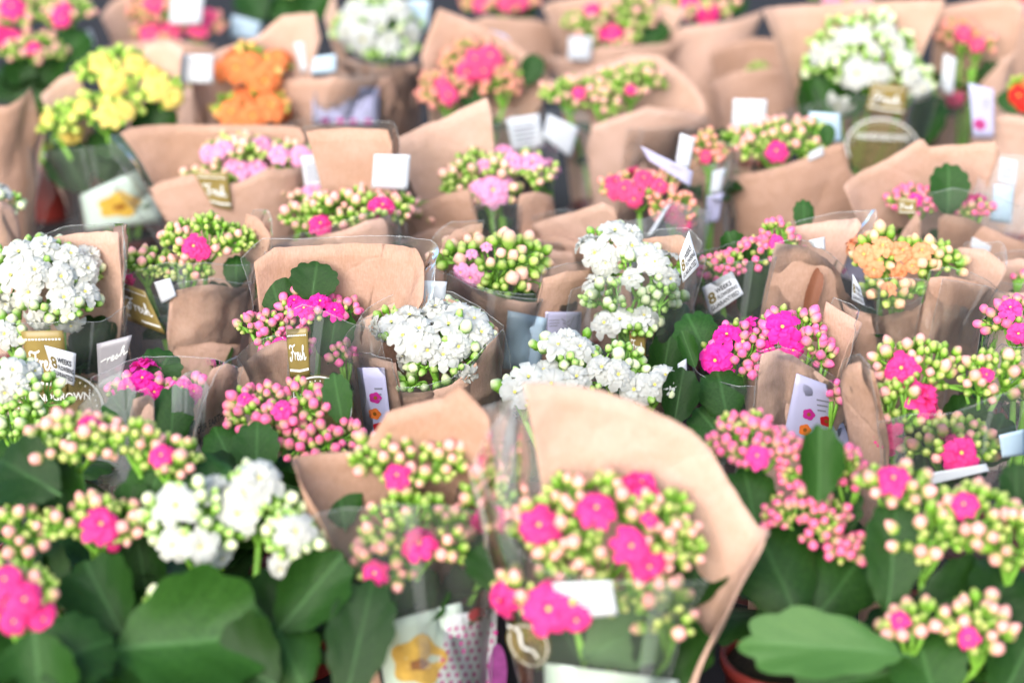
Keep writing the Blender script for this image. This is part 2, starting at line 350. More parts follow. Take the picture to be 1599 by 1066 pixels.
# ------------------------------------------------------------------ one plant
Z0, R0 = 0.004, 0.036
class Plant:
    def __init__(s, d, idx):
        s.d = d; s.rng = random.Random(100 + idx); g = d.get
        s.z = g('z', .21); s.P = at_z(*d['at'], s.z); s.O = Vector((s.P.x, s.P.y, 0)); s.k = ppm(s.P)
        e = bpy.data.objects.new('potted_kalanchoe', None); scene.collection.objects.link(e); e.location = s.O; e.empty_display_size = .02
        e['label'] = d['l']; e['category'] = 'potted plant'; e['group'] = 'potted kalanchoes on the flower stall'; s.root = e
        if 'sl' in d:
            xl, xr = d['sl']; ys = s.P.y + d.get('dy', 0)
            a = at_y(xl, d['at'][1], ys); b = at_y(xr, d['at'][1], ys)
            s.C = Vector(((a.x+b.x)/2, ys, 0)); s.R = (b.x - a.x)/2
        else: s.C = Vector((s.P.x, s.P.y, 0)); s.R = .055
        s.Ef = .68 if s.R < .06 else max(.5, .68 - (s.R-.06)*6); s.Eb = s.Ef*.62
        s.ztf = s.z
    def prof(s, t): return .62*t + .38*t**3
    def L(s, v): return Vector(v) - s.O
    def part(s, name, V, Fc, mats, mi=None, parent=None, smooth=True):
        me = mesh(name, [s.L(v) for v in V], Fc, mats, mi, smooth); return link(name, me, parent or s.root)
    # sleeve point at angle q (0 = front, right positive), height fraction t of a column that tops at zt
    def sleeve_pt(s, q, t, zt, grow=0.0):
        r0 = R0 + .004; f = s.prof(t)
        cx = s.O.x + (s.C.x - s.O.x)*f; cyy = s.O.y + (s.C.y - s.O.y)*f
        r = r0 + (s.R - r0)*f + grow; E_ = s.Ef if math.cos(q) > 0 else s.Eb; e = .97 + (E_ - .97)*t
        return Vector((cx + r*math.sin(q), cyy - r*e*math.cos(q), Z0 + (zt - Z0)*t))
    def edge(s, p, mode):
        px, py, side = p if len(p) == 3 else (*p, 'f')
        y = s.C.y; x = 0
        for _ in range(6):
            w_ = at_y(px, py, y); x = max(-.999, min(.999, (w_.x - s.C.x)/s.R))
            y = s.C.y + (s.Eb if side == 'b' else -s.Ef)*s.R*math.sqrt(1-x*x)
        z = at_y(px, py, y).z; a = math.asin(x)
        if side == 'f': q = a
        else: q = math.pi - a if x >= 0 else -math.pi - a
        if mode == 'B' and q < 0: q += 2*math.pi       # 0..2pi, pi = back
        return q, z
    def sheet(s, name, mode, pts, m, grow=0.0, film=False, tmin=0.0):
        E = [s.edge(p, mode) for p in pts]
        if mode == 'B': E = E[::-1] if E[0][0] > E[-1][0] else E
        qs = [E[0][0]]; zs = [E[0][1]]
        for q, z in E[1:]:
            qs.append(max(q, qs[-1] + .012)); zs.append(z)
        if mode == 'F': s.ztf = min(s.ztf, float(np.mean(zs)))
        span = qs[-1] - qs[0]; n = max(14, int(span/.045)); rows = 22
        qq = np.linspace(qs[0], qs[-1], n+1); qq = np.unique(np.concatenate([qq, qs])); n = len(qq)-1
        zz = np.interp(qq, qs, zs)
        if len(zz) > 6:
            z2 = zz.copy(); z2[1:-1] = .2*zz[:-2] + .6*zz[1:-1] + .2*zz[2:]; zz = z2
        sd_ = s.rng.uniform(0, 50); zz = zz + np.array([.0008*noise.noise(Vector((q*6, sd_, 0))) + .0003*noise.noise(Vector((q*25, sd_, 3))) for q in qq])
        V, Fc = [], []; ph = [s.rng.uniform(0, 6.28) for _ in range(6)]; amp = (.0042 if s.rng.random() < .4 else .0026) if film else .0017
        folds = []
        for _ in range(6 if film else 5):
            a_ = s.rng.uniform(-.6, .6) + (0 if s.rng.random() < .6 else math.pi/2 + s.rng.uniform(-.5, .5)); folds.append((math.cos(a_), math.sin(a_), s.rng.uniform(qs[0], qs[-1]), s.rng.uniform(.45, .95), s.rng.choice((-1, 1))*s.rng.uniform(.014, .032)))
        for i, q in enumerate(qq):
            for k in range(rows+1):
                t = tmin + (1-tmin)*k/rows
                tri = lambda x: abs((x/6.283) % 1 - .5)*4 - 1
                wv = amp*t*(tri(q*4+ph[0]+t*2) + .6*tri(q*7+ph[1]-t*5) + (.8 if film else .35)*tri(q*13+ph[2]+t*9) + .5*math.sin(t*7+ph[3]+q*2))*(1 - .5*(t > .97))
                curl = .004*max(0, t-.85)/.15*(.5+.5*math.sin(q*3+ph[4]))
                p_ = s.sleeve_pt(q, t, zz[i], 0); sc_ = 34 if film else 24
                w_ = noise.noise(p_*13 + Vector((sd_, 0, 0)))*.018
                d_ = noise.voronoi((p_ + Vector((w_, w_, w_)))*sc_ + Vector((sd_, 0, 0)))[0][0]
                cr = (.0048 if film else .0017)*(d_ - .45)*min(1, t*1.4)
                fo = sum(m_*(min(.16, abs((q-q0)*.35*c_ + (t-t0)*s_)) - .10) for c_, s_, q0, t0, m_ in folds)*t
                V.append(s.sleeve_pt(q, t, zz[i], grow + wv*.6 + curl + cr + fo*(.9 if film else 1)))
        W = rows+1
        for i in range(n):
            for k in range(rows): a = i*W+k; Fc.append((a, a+W, a+W+1, a+1))
        mi = [0]*len(Fc); mats = [m]
        if film:
            mats = [m, M['filmedge'], M['filmseam']]
            for _ in range(0 if tmin else 2):
                c0 = s.rng.randrange(max(1, n-1)); k0 = s.rng.randrange(6, 14); wd_ = s.rng.randrange(1, 4)
                for c1 in range(c0, min(n, c0+wd_)):
                    for k in range(k0, rows): mi[c1*rows + k] = 2
        if film:
            rim = [V[i*W+rows] for i in range(n+1)]; b = len(Fc); tube(V, Fc, rim, .00024, .00024, 4)
            for col in ((0, 1) if span < 5 else ()):
                tube(V, Fc, [V[(0 if col == 0 else n)*W+k] for k in range(4, rows+1)], .0002, .0002, 4)
            mi += [1]*(len(Fc)-b)
        o = s.part(name, V, Fc, mats, mi)
        if not film:
            sm = o.modifiers.new('thickness', 'SOLIDIFY'); sm.thickness = .0004; sm.offset = 0
        return o
    # a printed piece or painted film highlight on the sleeve: pixel -> point on front ('f') / inner back ('b') surface, or an upright plane at depth offset
    def surf(s, px, py, where):
        if not isinstance(where, str):
            return at_y(px, py, s.C.y + where)
        sg = -1 if where in 'fi' else 1; off = {'f': .0045, 'i': -.002, 'b': -.005}[where]; E_ = s.Eb if where == 'b' else s.Ef
        y = s.C.y + sg*s.R*E_; zt = s.z + .04 if where == 'b' else s.ztf
        for _ in range(8):
            w_ = at_y(px, py, y); t = max(.3, min(1, (w_.z - Z0)/(zt - Z0))); f = s.prof(t)
            r = R0 + .004 + (s.R - R0 - .004)*f + off; e = .97 + (E_ - .97)*t
            cx = s.O.x + (s.C.x - s.O.x)*f; cyy = s.O.y + (s.C.y - s.O.y)*f
            x = max(-.97, min(.97, (w_.x - cx)/r)); y = cyy + sg*r*e*math.sqrt(1-x*x)
        return at_y(px, py, y)
    def uv(s, c, u, v, where, lift=0.0, bow=0.0):
        (x0, y0), (x1, y1), (x2, y2), (x3, y3) = c            # TL TR BR BL ; u right, v up
        tx, ty = x0+(x1-x0)*u, y0+(y1-y0)*u; bx, by = x3+(x2-x3)*u, y3+(y2-y3)*u
        px, py = bx+(tx-bx)*v, by+(ty-by)*v
        p = s.surf(px, py, where); n = (CAM - p).normalized()
        return p + n*(lift + bow*math.sin(math.pi*u))
    def print_on(s, parent, c, where, V, Fc, m, lift, bow=0, name='lettering'):
        return s.part(name, [s.uv(c, u, v, where, lift, bow) for u, v in V], Fc, [m], None, parent, smooth=False)
    def sticker(s, st):
        kind, c, where = st[0], st[1], st[2] if len(st) > 2 else 'f'
        mt = {'8w': 'white', 'blank': 'white', 'blue': 'blue', 'fresh': 'gold', 'lav': 'lav', 'oval': 'goldfilm', 'grey': 'grey', 'cert': 'lav', 'card': 'mint', 'dots': 'white', 'text': None, 'lines': 'white', 'band': 'mint', 'seal': 'goldfilm'}[kind]
        bow = .002 if kind in ('8w', 'blank', 'blue') else 0
        nm = {'fresh': 'printed_label', 'oval': 'printed_label', 'seal': 'printed_label', 'lav': 'care_card', 'cert': 'care_card', 'card': 'care_card', 'dots': 'care_card', 'grey': 'printed_flap', 'band': 'printed_label'}.get(kind, 'sticker')  # sticker also covers patches that paint a highlight on film
        o = None
        if kind in ('oval', 'seal'):
            n = 28; V = [(.5, .5)]; Fc = []
            for rr in (.33, .66, 1):
                for k in range(n): V.append((.5+.5*rr*math.cos(2*math.pi*k/n), .5+.5*rr*math.sin(2*math.pi*k/n)))
            for k in range(n):
                k2 = (k+1) % n; Fc.append((0, 1+k, 1+k2))
                for r_ in range(2): Fc.append((1+r_*n+k, 1+(r_+1)*n+k, 1+(r_+1)*n+k2, 1+r_*n+k2))
            o = s.part(nm, [s.uv(c, u, v, where, .001) for u, v in V], Fc, [M[mt]])
        elif mt:
            n = 7; V = [s.uv(c, i/n, j/n, where, .001, bow) for j in range(n+1) for i in range(n+1)]
            Fc = [(j*(n+1)+i, j*(n+1)+i+1, (j+1)*(n+1)+i+1, (j+1)*(n+1)+i) for j in range(n) for i in range(n)]
            o = s.part(nm, V, Fc, [M[mt]])
            sm = o.modifiers.new('thickness', 'SOLIDIFY'); sm.thickness = .0005; sm.offset = -1
        if kind == '8w':
            for body, m, (u0, v0, u1, v1) in (('8', 'inkgold', (.08, .32, .30, .70)), ('WEEKS', 'ink', (.34, .55, .84, .72)), ('FLOWERING', 'ink', (.34, .33, .95, .48)), ('GUARANTEED', 'ink', (.08, .10, .92, .26))):
                V, Fc, sz = text(body); s.print_on(o, c, where, [(u0+(u1-u0)*x/sz[0], v0+(v1-v0)*y/sz[1]) for x, y in V], Fc, M[m], .0017, bow)
        elif kind == 'fresh':
            V, Fc = [], []
            for stx in SCRIPT:
                a, b = ribbon([(.10 + x/3.45*.78, .34 + y/1.7*.34) for x, y in spline(stx)], .035); k = len(V); V += a; Fc += [tuple(q+k for q in f) for f in b]
            s.print_on(o, c, where, V, Fc, M['inkwhite'], .0017)
            V, Fc = [], []
            for k in range(11):
                a, b = ribbon([(.06+k*.08, .86), (.11+k*.08, .86)], .03); q0 = len(V); V += a; Fc += [tuple(q+q0 for q in f) for f in b]
            a, b = ribbon([(.04, .16), (.5, .13), (.96, .16)], .05); q0 = len(V); V += a; Fc += [tuple(q+q0 for q in f) for f in b]
            s.print_on(o, c, where, V, Fc, M['inkwhite'], .0017, name='printed_line')
        elif kind == 'oval':
            pts = [(.5+.47*math.cos(a), .5+.47*math.sin(a)) for a in np.linspace(-.4, math.pi+.4, 30)]
            V, Fc = ribbon(pts, .025); s.print_on(o, c, where, V, Fc, M['inkwhite'], .0017, name='printed_line')
            V, Fc = [], []
            for a in np.linspace(.1, math.pi-.1, 18):
                v_, f_ = disc(.5+.41*math.cos(a), .5+.41*math.sin(a), .010, .014, 6); q0 = len(V); V += v_; Fc += [tuple(q+q0 for q in f) for f in f_]
            s.print_on(o, c, where, V, Fc, M['inkwhite'], .0017, name='printed_line')
            Vt, Ft, sz = text('HANDGROWN'); s.print_on(o, c, where, [(.16+.68*x/sz[0], .62+.10*y/sz[1]) for x, y in Vt], Ft, M['inkwhite'], .0017)
        elif kind == 'seal':
            pts = [(.5+.44*math.cos(a), .5+.44*math.sin(a)) for a in np.linspace(0, 2*math.pi, 30)]
            V, Fc = ribbon(pts, .018); s.print_on(o, c, where, V, Fc, M['inkwhite'], .0017, name='printed_line')
            V, Fc = ribbon(spline([(.08, .85), (.3, .78), (.35, .45), (.6, .4), (.72, .25)]), .07); s.print_on(o, c, where, V, Fc, M['inkwhite'], .0019)
        elif kind == 'lav':
            for (x, y), m in st[3]:
                (x0, y0), (x1, y1), (x2, y2), (x3, y3) = c; v = 1-(y-(y0+y1)/2)/((y2+y3)/2-(y0+y1)/2)
                lx = x3+(x0-x3)*v; rx_ = x2+(x1-x2)*v; u = (x-lx)/(rx_-lx); wpx = rx_-lx; hpx = (y2+y3)/2-(y0+y1)/2
                V, Fc = disc(u, v, 9.5/wpx, 8.5/hpx, 20, .10); f1 = s.print_on(o, c, where, V, Fc, M[m], .0017, name='printed_flower')
                V, Fc = disc(u, v, 3/wpx, 3/hpx, 8); s.print_on(o, c, where, V, Fc, M['pr_brown'], .0021, name='printed_flower')
            V, Fc = [], []
            for r_ in range(3):
                a, b = ribbon([(.55, .74-.07*r_), (.84-.06*r_, .74-.07*r_)], .022); q0 = len(V); V += a; Fc += [tuple(q+q0 for q in f) for f in b]
            s.print_on(o, c, where, V, Fc, M['inkgrey'], .0017, name='printed_line')
        elif kind == 'cert':
            V, Fc = [], []
            for p in ([(.05, .06), (.05, .94), (.95, .94), (.95, .06)], [(.45, .75), (.6, .6), (.8, .8), (.7, .45), (.5, .6)], [(.1, .7), (.4, .7)], [(.1, .6), (.4, .6)], [(.1, .5), (.36, .5)], [(.5, .35), (.88, .35)], [(.5, .25), (.88, .25)]):
                a, b = ribbon(p, .03); q0 = len(V); V += a; Fc += [tuple(q+q0 for q in f) for f in b]
            s.print_on(o, c, where, V, Fc, M['inkgrey'], .0017, name='printed_line')
            for u in (st[3] if len(st) > 3 else ()):
                V, Fc = disc(u, .10, .06, .07, 20, .1); s.print_on(o, c, where, V, Fc, M['pr_mag'], .0019, name='printed_flower')
        elif kind == 'card':
            u, v, r_ = st[3]
            V, Fc = disc(u, v, r_, r_*.95, 30, .13); s.print_on(o, c, where, V, Fc, M['pr_yel'], .0017, name='printed_flower')
            V, Fc = disc(u, v-.05, r_*.35, r_*.22, 20, .13); s.print_on(o, c, where, V, Fc, M['pr_brown'], .0021, name='printed_flower')
        elif kind == 'dots':
            V, Fc = [], []
            for i in range(7):
                for j in range(9):
                    a, b = disc(.08+i*.14+(.07 if j % 2 else 0)*.9, .06+j*.095, .035, .028, 8); q0 = len(V); V += a; Fc += [tuple(q+q0 for q in f) for f in b]
            s.print_on(o, c, where, V, Fc, M['pr_mag'], .0017, name='printed_dots')
            V, Fc = disc(.62, .96, .2, .09, 14); s.print_on(o, c, where, V, Fc, M['pr_red'], .002, name='printed_flower')
            V, Fc = disc(1.02, .30, .16, .3, 14); s.print_on(o, c, where, V, Fc, M['pr_pur'], .002, name='printed_flower')
        elif kind == 'lines':
            V, Fc = [], []
            for r_ in range(4):
                a, b = ribbon([(.15, .66-.14*r_), (.85-.12*(r_ % 2), .66-.14*r_)], .05); q0 = len(V); V += a; Fc += [tuple(q+q0 for q in f) for f in b]
            s.print_on(o, c, where, V, Fc, M['inkgrey'], .0017, bow, name='printed_line')
        elif kind == 'grey':
            V, Fc = [], []
            for stx in SCRIPT[2:]:
                a, b = ribbon([(.05 + x/3.45*.95, .45 + y/1.7*.22 + x*.06) for x, y in spline(stx)], .03); k = len(V); V += a; Fc += [tuple(q+k for q in f) for f in b]
            s.print_on(o, c, where, V, Fc, M['inkwhite'], .0017)
        elif kind == 'text':
            for i, body in enumerate(st[3]):
                Vt, Ft, sz = text(body); nl = len(st[3]); h = .62/nl; v0 = 1-(i+1)/nl+.1/nl; wd = min(.95, .95*len(body)/max(len(b) for b in st[3]))
                s.print_on(s.papers[-1] if s.papers else s.root, c, where, [(wd*x/sz[0], v0+h*y/sz[1]) for x, y in Vt], Ft, M['ink'], .0012)
    def leaf(s, px, py, wd, ln, ang, dy=-.02, tilt=32, kind=0):
        p = at_y(px, py, s.P.y + dy); k = ppm(p); a = math.radians(ang); tl = math.radians(tilt)
        Uw = Vector((0, math.sin(tl), math.cos(tl))); Ld = (Uw*math.cos(a) + Vector((1, 0, 0))*math.sin(a)).normalized()
        nn = Vector((0, -math.cos(tl), math.sin(tl))); Wd = Ld.cross(nn).normalized()
        l, w_ = ln/k, wd/k; mw = Matrix.Identity(4)
        me = {2: LEAVES2, 3: FOLD_WEDGE}.get(kind, LEAVES)[0 if kind >= 2 else s.rng.randrange(3)]
        half = max(v.co.x for v in me.vertices)
        for i in range(3): mw[i][0] = Wd[i]*w_/2/half; mw[i][1] = Ld[i]*l; mw[i][2] = nn[i]*min(l, w_)
        mw.translation = s.L(p - Ld*l*.5); link('leaf', me, s.root, mw=mw)
    def build(s):
        d, g, rng = s.d, s.d.get, s.rng
        # pot and soil
        V, Fc = [], []; prof = [(.030, .0), (.031, .002), (.038, .066), (.041, .066), (.041, .074), (.0375, .074), (.037, .062)]; n = 20
        for r, z in prof:
            for k in range(n): V.append(s.O + Vector((r*math.cos(2*math.pi*k/n), r*math.sin(2*math.pi*k/n), z+.0015)))
        for i in range(len(prof)-1):
            for k in range(n): Fc.append((i*n+k, i*n+(k+1) % n, (i+1)*n+(k+1) % n, (i+1)*n+k))
        Fc.append(tuple(range(n))[::-1])
        pot = s.part('pot', V, Fc, [M['pot']])
        V = [s.O + Vector((.0365*math.cos(2*math.pi*k/n), .0365*math.sin(2*math.pi*k/n), .064)) for k in range(n)]
        s.part('soil', V, [tuple(range(n))], [M['soil']], None, pot)
        # sleeves
        s.papers = []
        for i, pc in enumerate(g('pap', ())): s.papers.append(s.sheet('paper_sleeve', pc[0], pc[1], M['kraft'], pc[2] if len(pc) > 2 else .0012*i))
        if 330 < d['at'][1] < 700:
            for i, pc in enumerate(g('pap', ())): s.sheet('film_sleeve', pc[0], [(p[0], p[1]-(11 if 0 < k < len(pc[1])-1 else 4), *p[2:]) for k, p in enumerate(pc[1])], M['film'], (pc[2] if len(pc) > 2 else .0012*i) + (.0055 if pc[0] == 'B' else .0022), film=True, tmin=.72)
        for i, pc in enumerate(g('film', ())): s.sheet('film_sleeve', pc[0], pc[1], M[pc[3] if len(pc) > 3 else 'film'], (pc[2] if len(pc) > 2 else .0022 + .001*i), film=True)
        # flower heads: lobes read as ellipsoids on a plane that rises away from the camera
        nrm = Vector((0, -math.sin(math.radians(45)), math.cos(math.radians(45))))
        lobes = []
        for (px, py, rx, ry) in g('lobes', ()):
            dv = ray(px, py); t = (s.P - CAM).dot(nrm)/dv.dot(nrm); c = CAM + dv*t
            c = at_y(px, py, s.P.y + max(-.05, min(.045, c.y - s.P.y)))
            k = ppm(c); a = rx/k; b = a*.8; pv = ry/k; pt = math.asin(-(c-CAM).normalized().z)
            b = min(b, .95*pv/math.sin(pt)*.8); zz = math.sqrt(max(pv*pv - (b*math.sin(pt))**2, (.3*pv)**2))/math.cos(pt)
            lobes.append((c, Vector((a, b, zz))))
        col = d['c']; items = [[] for _ in lobes]
        for f in g('fl', ()):
            px, py = f[0], f[1]; best = None
            for li, (c, r) in enumerate(lobes):
                dv = ray(px, py).normalized(); o_ = CAM - c
                A = Vector((dv.x/r.x, dv.y/r.y, dv.z/r.z)); B = Vector((o_.x/r.x, o_.y/r.y, o_.z/r.z))
                aa, bb, cc = A.dot(A), A.dot(B), B.dot(B)-1; D = bb*bb-aa*cc
                if D >= 0: t = (-bb-math.sqrt(D))/aa; pen = 0
                else: t = -bb/aa; pen = math.sqrt(max(0, (B+A*t).length-1))
                if best is None or pen*1.0 + (t*.2 if pen == 0 else t*.2) < best[0]: best = (pen + t*.2, li, CAM+dv*t)
            li, p = best[1], best[2]; c, r = lobes[li]; q = p-c
            nv = Vector((q.x/r.x**2, q.y/r.y**2, q.z/r.z**2)).normalized()
            nv = (nv*1.0 + (CAM-p).normalized()*.55 + Vector((0, 0, .25))).normalized()
            size = (f[2]/2/ppm(p)) if len(f) > 2 else rng.uniform(.0125, .0145)*g('fs', 1)
            items[li].append((p, nv, size, 'flower'))
        sp = g('sp', .0098)*(.88 if col in ('pink', 'magenta', 'coral') else 1); op = g('op', .0); bs = g('bs', 1.0)
        allp = [(it[0], it[2]*.72) for L_ in items for it in L_]
        for li, (c, r) in enumerate(lobes):
            area = 2*math.pi*((r.x*r.y)**1.6/1 + (r.x*r.z)**1.6 + (r.y*r.z)**1.6)**(1/1.6)/3**(1/1.6)
            tries = int(area/sp**2*14)
            subc = []
            for _ in range(200):
                v = Vector((rng.gauss(0, 1), rng.gauss(0, 1), rng.gauss(0, 1))).normalized()
                if v.z < -.25: continue
                p = c + Vector((v.x*r.x, v.y*r.y, v.z*r.z))
                if all((p-q[0]).length > .0195 for q in subc): subc.append((p, rng.uniform(-.004, .004), rng.uniform(.0130, .0165) + (.002 if col in ('pink', 'magenta', 'coral') else 0)))
            for _ in range(min(tries, 1500)):
                v = Vector((rng.gauss(0, 1), rng.gauss(0, 1), rng.gauss(0, 1))).normalized()
                if v.z < -.30 or (v.y > .35 and v.z < .35): continue
                p = c + Vector((v.x*r.x, v.y*r.y, v.z*r.z)); nv = Vector((v.x/r.x, v.y/r.y, v.z/r.z)).normalized()
                inside = any(lj != li and sum(((p-c2)[q]/r2[q])**2 for q in range(3)) < .75 for lj, (c2, r2) in enumerate(lobes))
                if inside: continue
                sc = min(subc, key=lambda q: (q[0]-p).length_squared); ds = (sc[0]-p).length
                if ds > sc[2]: continue
                p = p + nv*(sc[1] + .003 - 28*ds*ds)
                o_ = rng.random() < op; yg = rng.random() < g('yg', .13 if col in ('pink', 'magenta', 'coral') else .46)
                rad = (.0105 if o_ else (rng.choice((.0025, .0030, .0035)) if yg else rng.choice((.0036, .0042, .0046, .0050)))*bs*sp/.0098)
                nv = (nv + (p - sc[0])*30).normalized()
                if any((p-q).length < rad*.88 + rq*.88 for q, rq in allp): continue
                p = p - nv*rng.uniform(0, .004)
                nv = (nv + Vector((rng.uniform(-.35, .35), rng.uniform(-.35, .35), rng.uniform(.1, .6)))).normalized()
                items[li].append((p, nv, rng.uniform(.0105, .0135)*g('fs', 1) if o_ else rad, 'flower' if o_ else ('young' if yg else 'bud'))); allp.append((p, rad))
        for li, (c, r) in enumerate(lobes):
            V, Fc = [], []; foot = s.O + Vector(((c.x-s.O.x)*.25, (c.y-s.O.y)*.25, .066)); hub = c - Vector((0, 0, r.z*.9 + .012))
            tube(V, Fc, [foot, foot.lerp(hub, .5) + Vector((0, 0, .008)), hub], .0030, .0022, 5)
            subs = []
            for k in range(6):
                a = k*1.047 + rng.random(); q = c + Vector((math.cos(a)*r.x*.5, math.sin(a)*r.y*.5, -r.z*.15)); subs.append(q)
                tube(V, Fc, [hub, hub.lerp(q, .6) + Vector((0, 0, -.002)), q], .0019, .0014, 4)
            for (p, nv, size, kd) in items[li]:
                q = min(subs, key=lambda x: (x-p).length_squared); e_ = p - nv*(.008 if kd == 'flower' else .002)
                tube(V, Fc, [q, q.lerp(e_, .6) - nv*.003, e_], .0011, .0009, 3)
            st = s.part('flower_stem', V, Fc, [M['stem']])
            for (p, nv, size, kd) in items[li]:
                qt = nv.to_track_quat('Z', 'Y').to_matrix().to_4x4() @ Matrix.Rotation(rng.uniform(0, 6.28), 4, 'Z')
                if kd == 'flower':
                    me = rng.choice(FLOWERS[col]); S = Matrix.Scale(size, 4)
                else:
                    me = BUDS[col][2 if kd == 'young' else 0 if rng.random() < .65 else 1]; hgt = size*2.35*rng.uniform(.9, 1.2)
                    S = Matrix.Diagonal((size*2.1, size*2.1, hgt, 1)); p = p - nv*hgt*.35
                link('flower' if kd == 'flower' else 'bud', me, st, mw=Matrix.Translation(s.L(p)) @ qt @ S)
        # leaves
        for lf in g('lv', ()): s.leaf(*lf)
        nl = g('nl', 9); lr = g('lr', .040 if 'sl' in d else .058); zc = min([c.z - r.z for c, r in lobes] or [s.z]) - .004
        zc = max(zc, .10)
        for k in range(nl):
            a = 2*math.pi*(k + rng.uniform(-.3, .3))/nl; tier = k % 2
            ln = lr*rng.uniform(.8, 1.1); up = rng.uniform(.15, .6) if tier else rng.uniform(.5, 1.0)
            D = Vector((math.cos(a), math.sin(a), up)).normalized(); hz = math.hypot(D.x, D.y)
            if 'sl' in d: ln = min(ln, (.037/math.sqrt(math.cos(a)**2 + (math.sin(a)/(.58 if math.sin(a) > 0 else .72))**2) - .006)/hz)
            base = s.O + Vector((math.cos(a)*.008, math.sin(a)*.008, zc - .02 - .028*tier - ln*D.z*.5))
            Wd = Vector((-math.sin(a), math.cos(a), 0)); N = D.cross(Wd) * -1
            if N.z < 0: N = -N; Wd = -Wd
            mw = Matrix.Identity(4); wd = ln*rng.uniform(.95, 1.15)
            for i in range(3): mw[i][0] = Wd[i]*wd; mw[i][1] = D[i]*ln; mw[i][2] = N[i]*ln
            mw.translation = s.L(base); link('leaf', rng.choice(LEAVES), s.root, mw=mw)
        V, Fc = [], []; tube(V, Fc, [s.O+Vector((0, 0, .060)), s.O+Vector((.002, 0, zc*.6+.03)), s.O+Vector((0, .001, zc-.01))], .0045, .003, 6)
        s.part('main_stem', V, Fc, [M['stem']])
        for st in g('st', ()): s.sticker(st)

# ------------------------------------------------------------------ setting
me = mesh('table_top', [(-2.2, .3, -.0), (2.2, .3, 0), (2.2, 4.6, 0), (-2.2, 4.6, 0), (-2.2, .3, -.04), (2.2, .3, -.04), (2.2, 4.6, -.04), (-2.2, 4.6, -.04)],
          [(0, 1, 2, 3), (7, 6, 5, 4), (0, 4, 5, 1), (1, 5, 6, 2), (2, 6, 7, 3), (3, 7, 4, 0)], [M['table']], smooth=False)
tb = link('table_top', me); tb['kind'] = 'structure'; tb['label'] = 'dark display table under the pots'

# ------------------------------------------------------------------ the plants, front to back
PL = []
def P(**d): PL.append(d)
# ---- front rows
P(l='white double kalanchoe in the front row, large round leaf below its blooms', c='white', at=(360, 830), z=.20, fs=1.25,
  lobes=[(300, 820, 68, 62), (400, 785, 55, 50), (455, 845, 42, 45), (258, 945, 30, 22)],
  fl=[(275, 790, 80), (335, 765, 80), (405, 750, 85), (372, 800, 80), (462, 830, 72), (440, 885, 55), (312, 852, 70), (270, 850, 60), (345, 870, 50), (385, 770, 70)],
  lv=[(300, 1000, 200, 235, 84, -.06, 45, 0), (240, 1050, 130, 170, -60, -.055, 45), (485, 925, 105, 150, 40, -.025, 25), (560, 1000, 110, 185, 12, -.05, 30), (450, 1020, 110, 120, -25, -.05, 40), (160, 930, 120, 130, -30, -.03, 40), (215, 850, 110, 190, -10, .03, 20), (430, 950, 120, 140, 10, -.01, 40), (380, 1040, 160, 120, -60, -.07, 40), (330, 755, 120, 80, 40, .04, 40)])
P(l='pink kalanchoe cut off by the left edge at the bottom corner', c='hot', at=(18, 950), z=.19,
  lobes=[(25, 935, 62, 60)], fl=[(8, 905, 60), (38, 935, 62), (66, 965, 56), (22, 968, 56), (-20, 930, 60)], lv=[(110, 1020, 130, 130, 60, -.02, 50), (60, 1050, 140, 130, 170, -.03, 40)])
P(l='tall budded kalanchoe left of the front white one, one magenta flower hanging low', c='hot', at=(150, 725), z=.225,
  lobes=[(120, 690, 85, 38), (215, 690, 45, 32), (262, 715, 50, 28), (150, 815, 75, 40), (35, 835, 42, 42)],
  fl=[(140, 665, 50), (252, 712, 48), (158, 820, 72), (178, 855, 26)],
  lv=[(40, 740, 120, 120, -60, -.02, 40), (230, 780, 90, 150, 20, .0, 30), (90, 770, 90, 120, -20, 0, 30), (60, 900, 120, 120, -40, -.03, 40), (290, 750, 120, 60, 60, .01, 30)])
P(l='pink budded kalanchoe behind clear film, kraft paper edge to its left', c='hot', at=(655, 790), z=.20, sl=(452, 778),
  lobes=[(640, 722, 92, 42), (650, 835, 85, 55), (770, 800, 45, 50), (590, 890, 50, 35)],
  fl=[(620, 742, 46), (655, 848, 64), (585, 895, 50), (765, 812, 62)],
  pap=[('B', [(545, 900, 'f'), (500, 800, 'f'), (458, 730, 'f'), (455, 714, 'b'), (500, 706, 'b'), (560, 702, 'b'), (585, 672, 'b'), (602, 642, 'b'), (645, 630, 'b'), (690, 622, 'b'), (713, 601, 'b'), (738, 622, 'b'), (774, 660, 'b')])],
  film=[('F', [(500, 800), (540, 789), (620, 785), (700, 790), (770, 800)]), ('B', [(690, 700, 'b'), (740, 640, 'b'), (776, 620, 'b'), (778, 700, 'f'), (770, 760, 'f')], .004, 'milk')],
  st=[('card', [(585, 975), (720, 940), (745, 1085), (605, 1095)], 'i', (.42, .46, .30)), ('dots', [(700, 960), (775, 950), (775, 1085), (672, 1085)], 'i')],
  lv=[(620, 930, 160, 120, 20, -.02, 30), (530, 770, 80, 110, -10, .02, 30)])
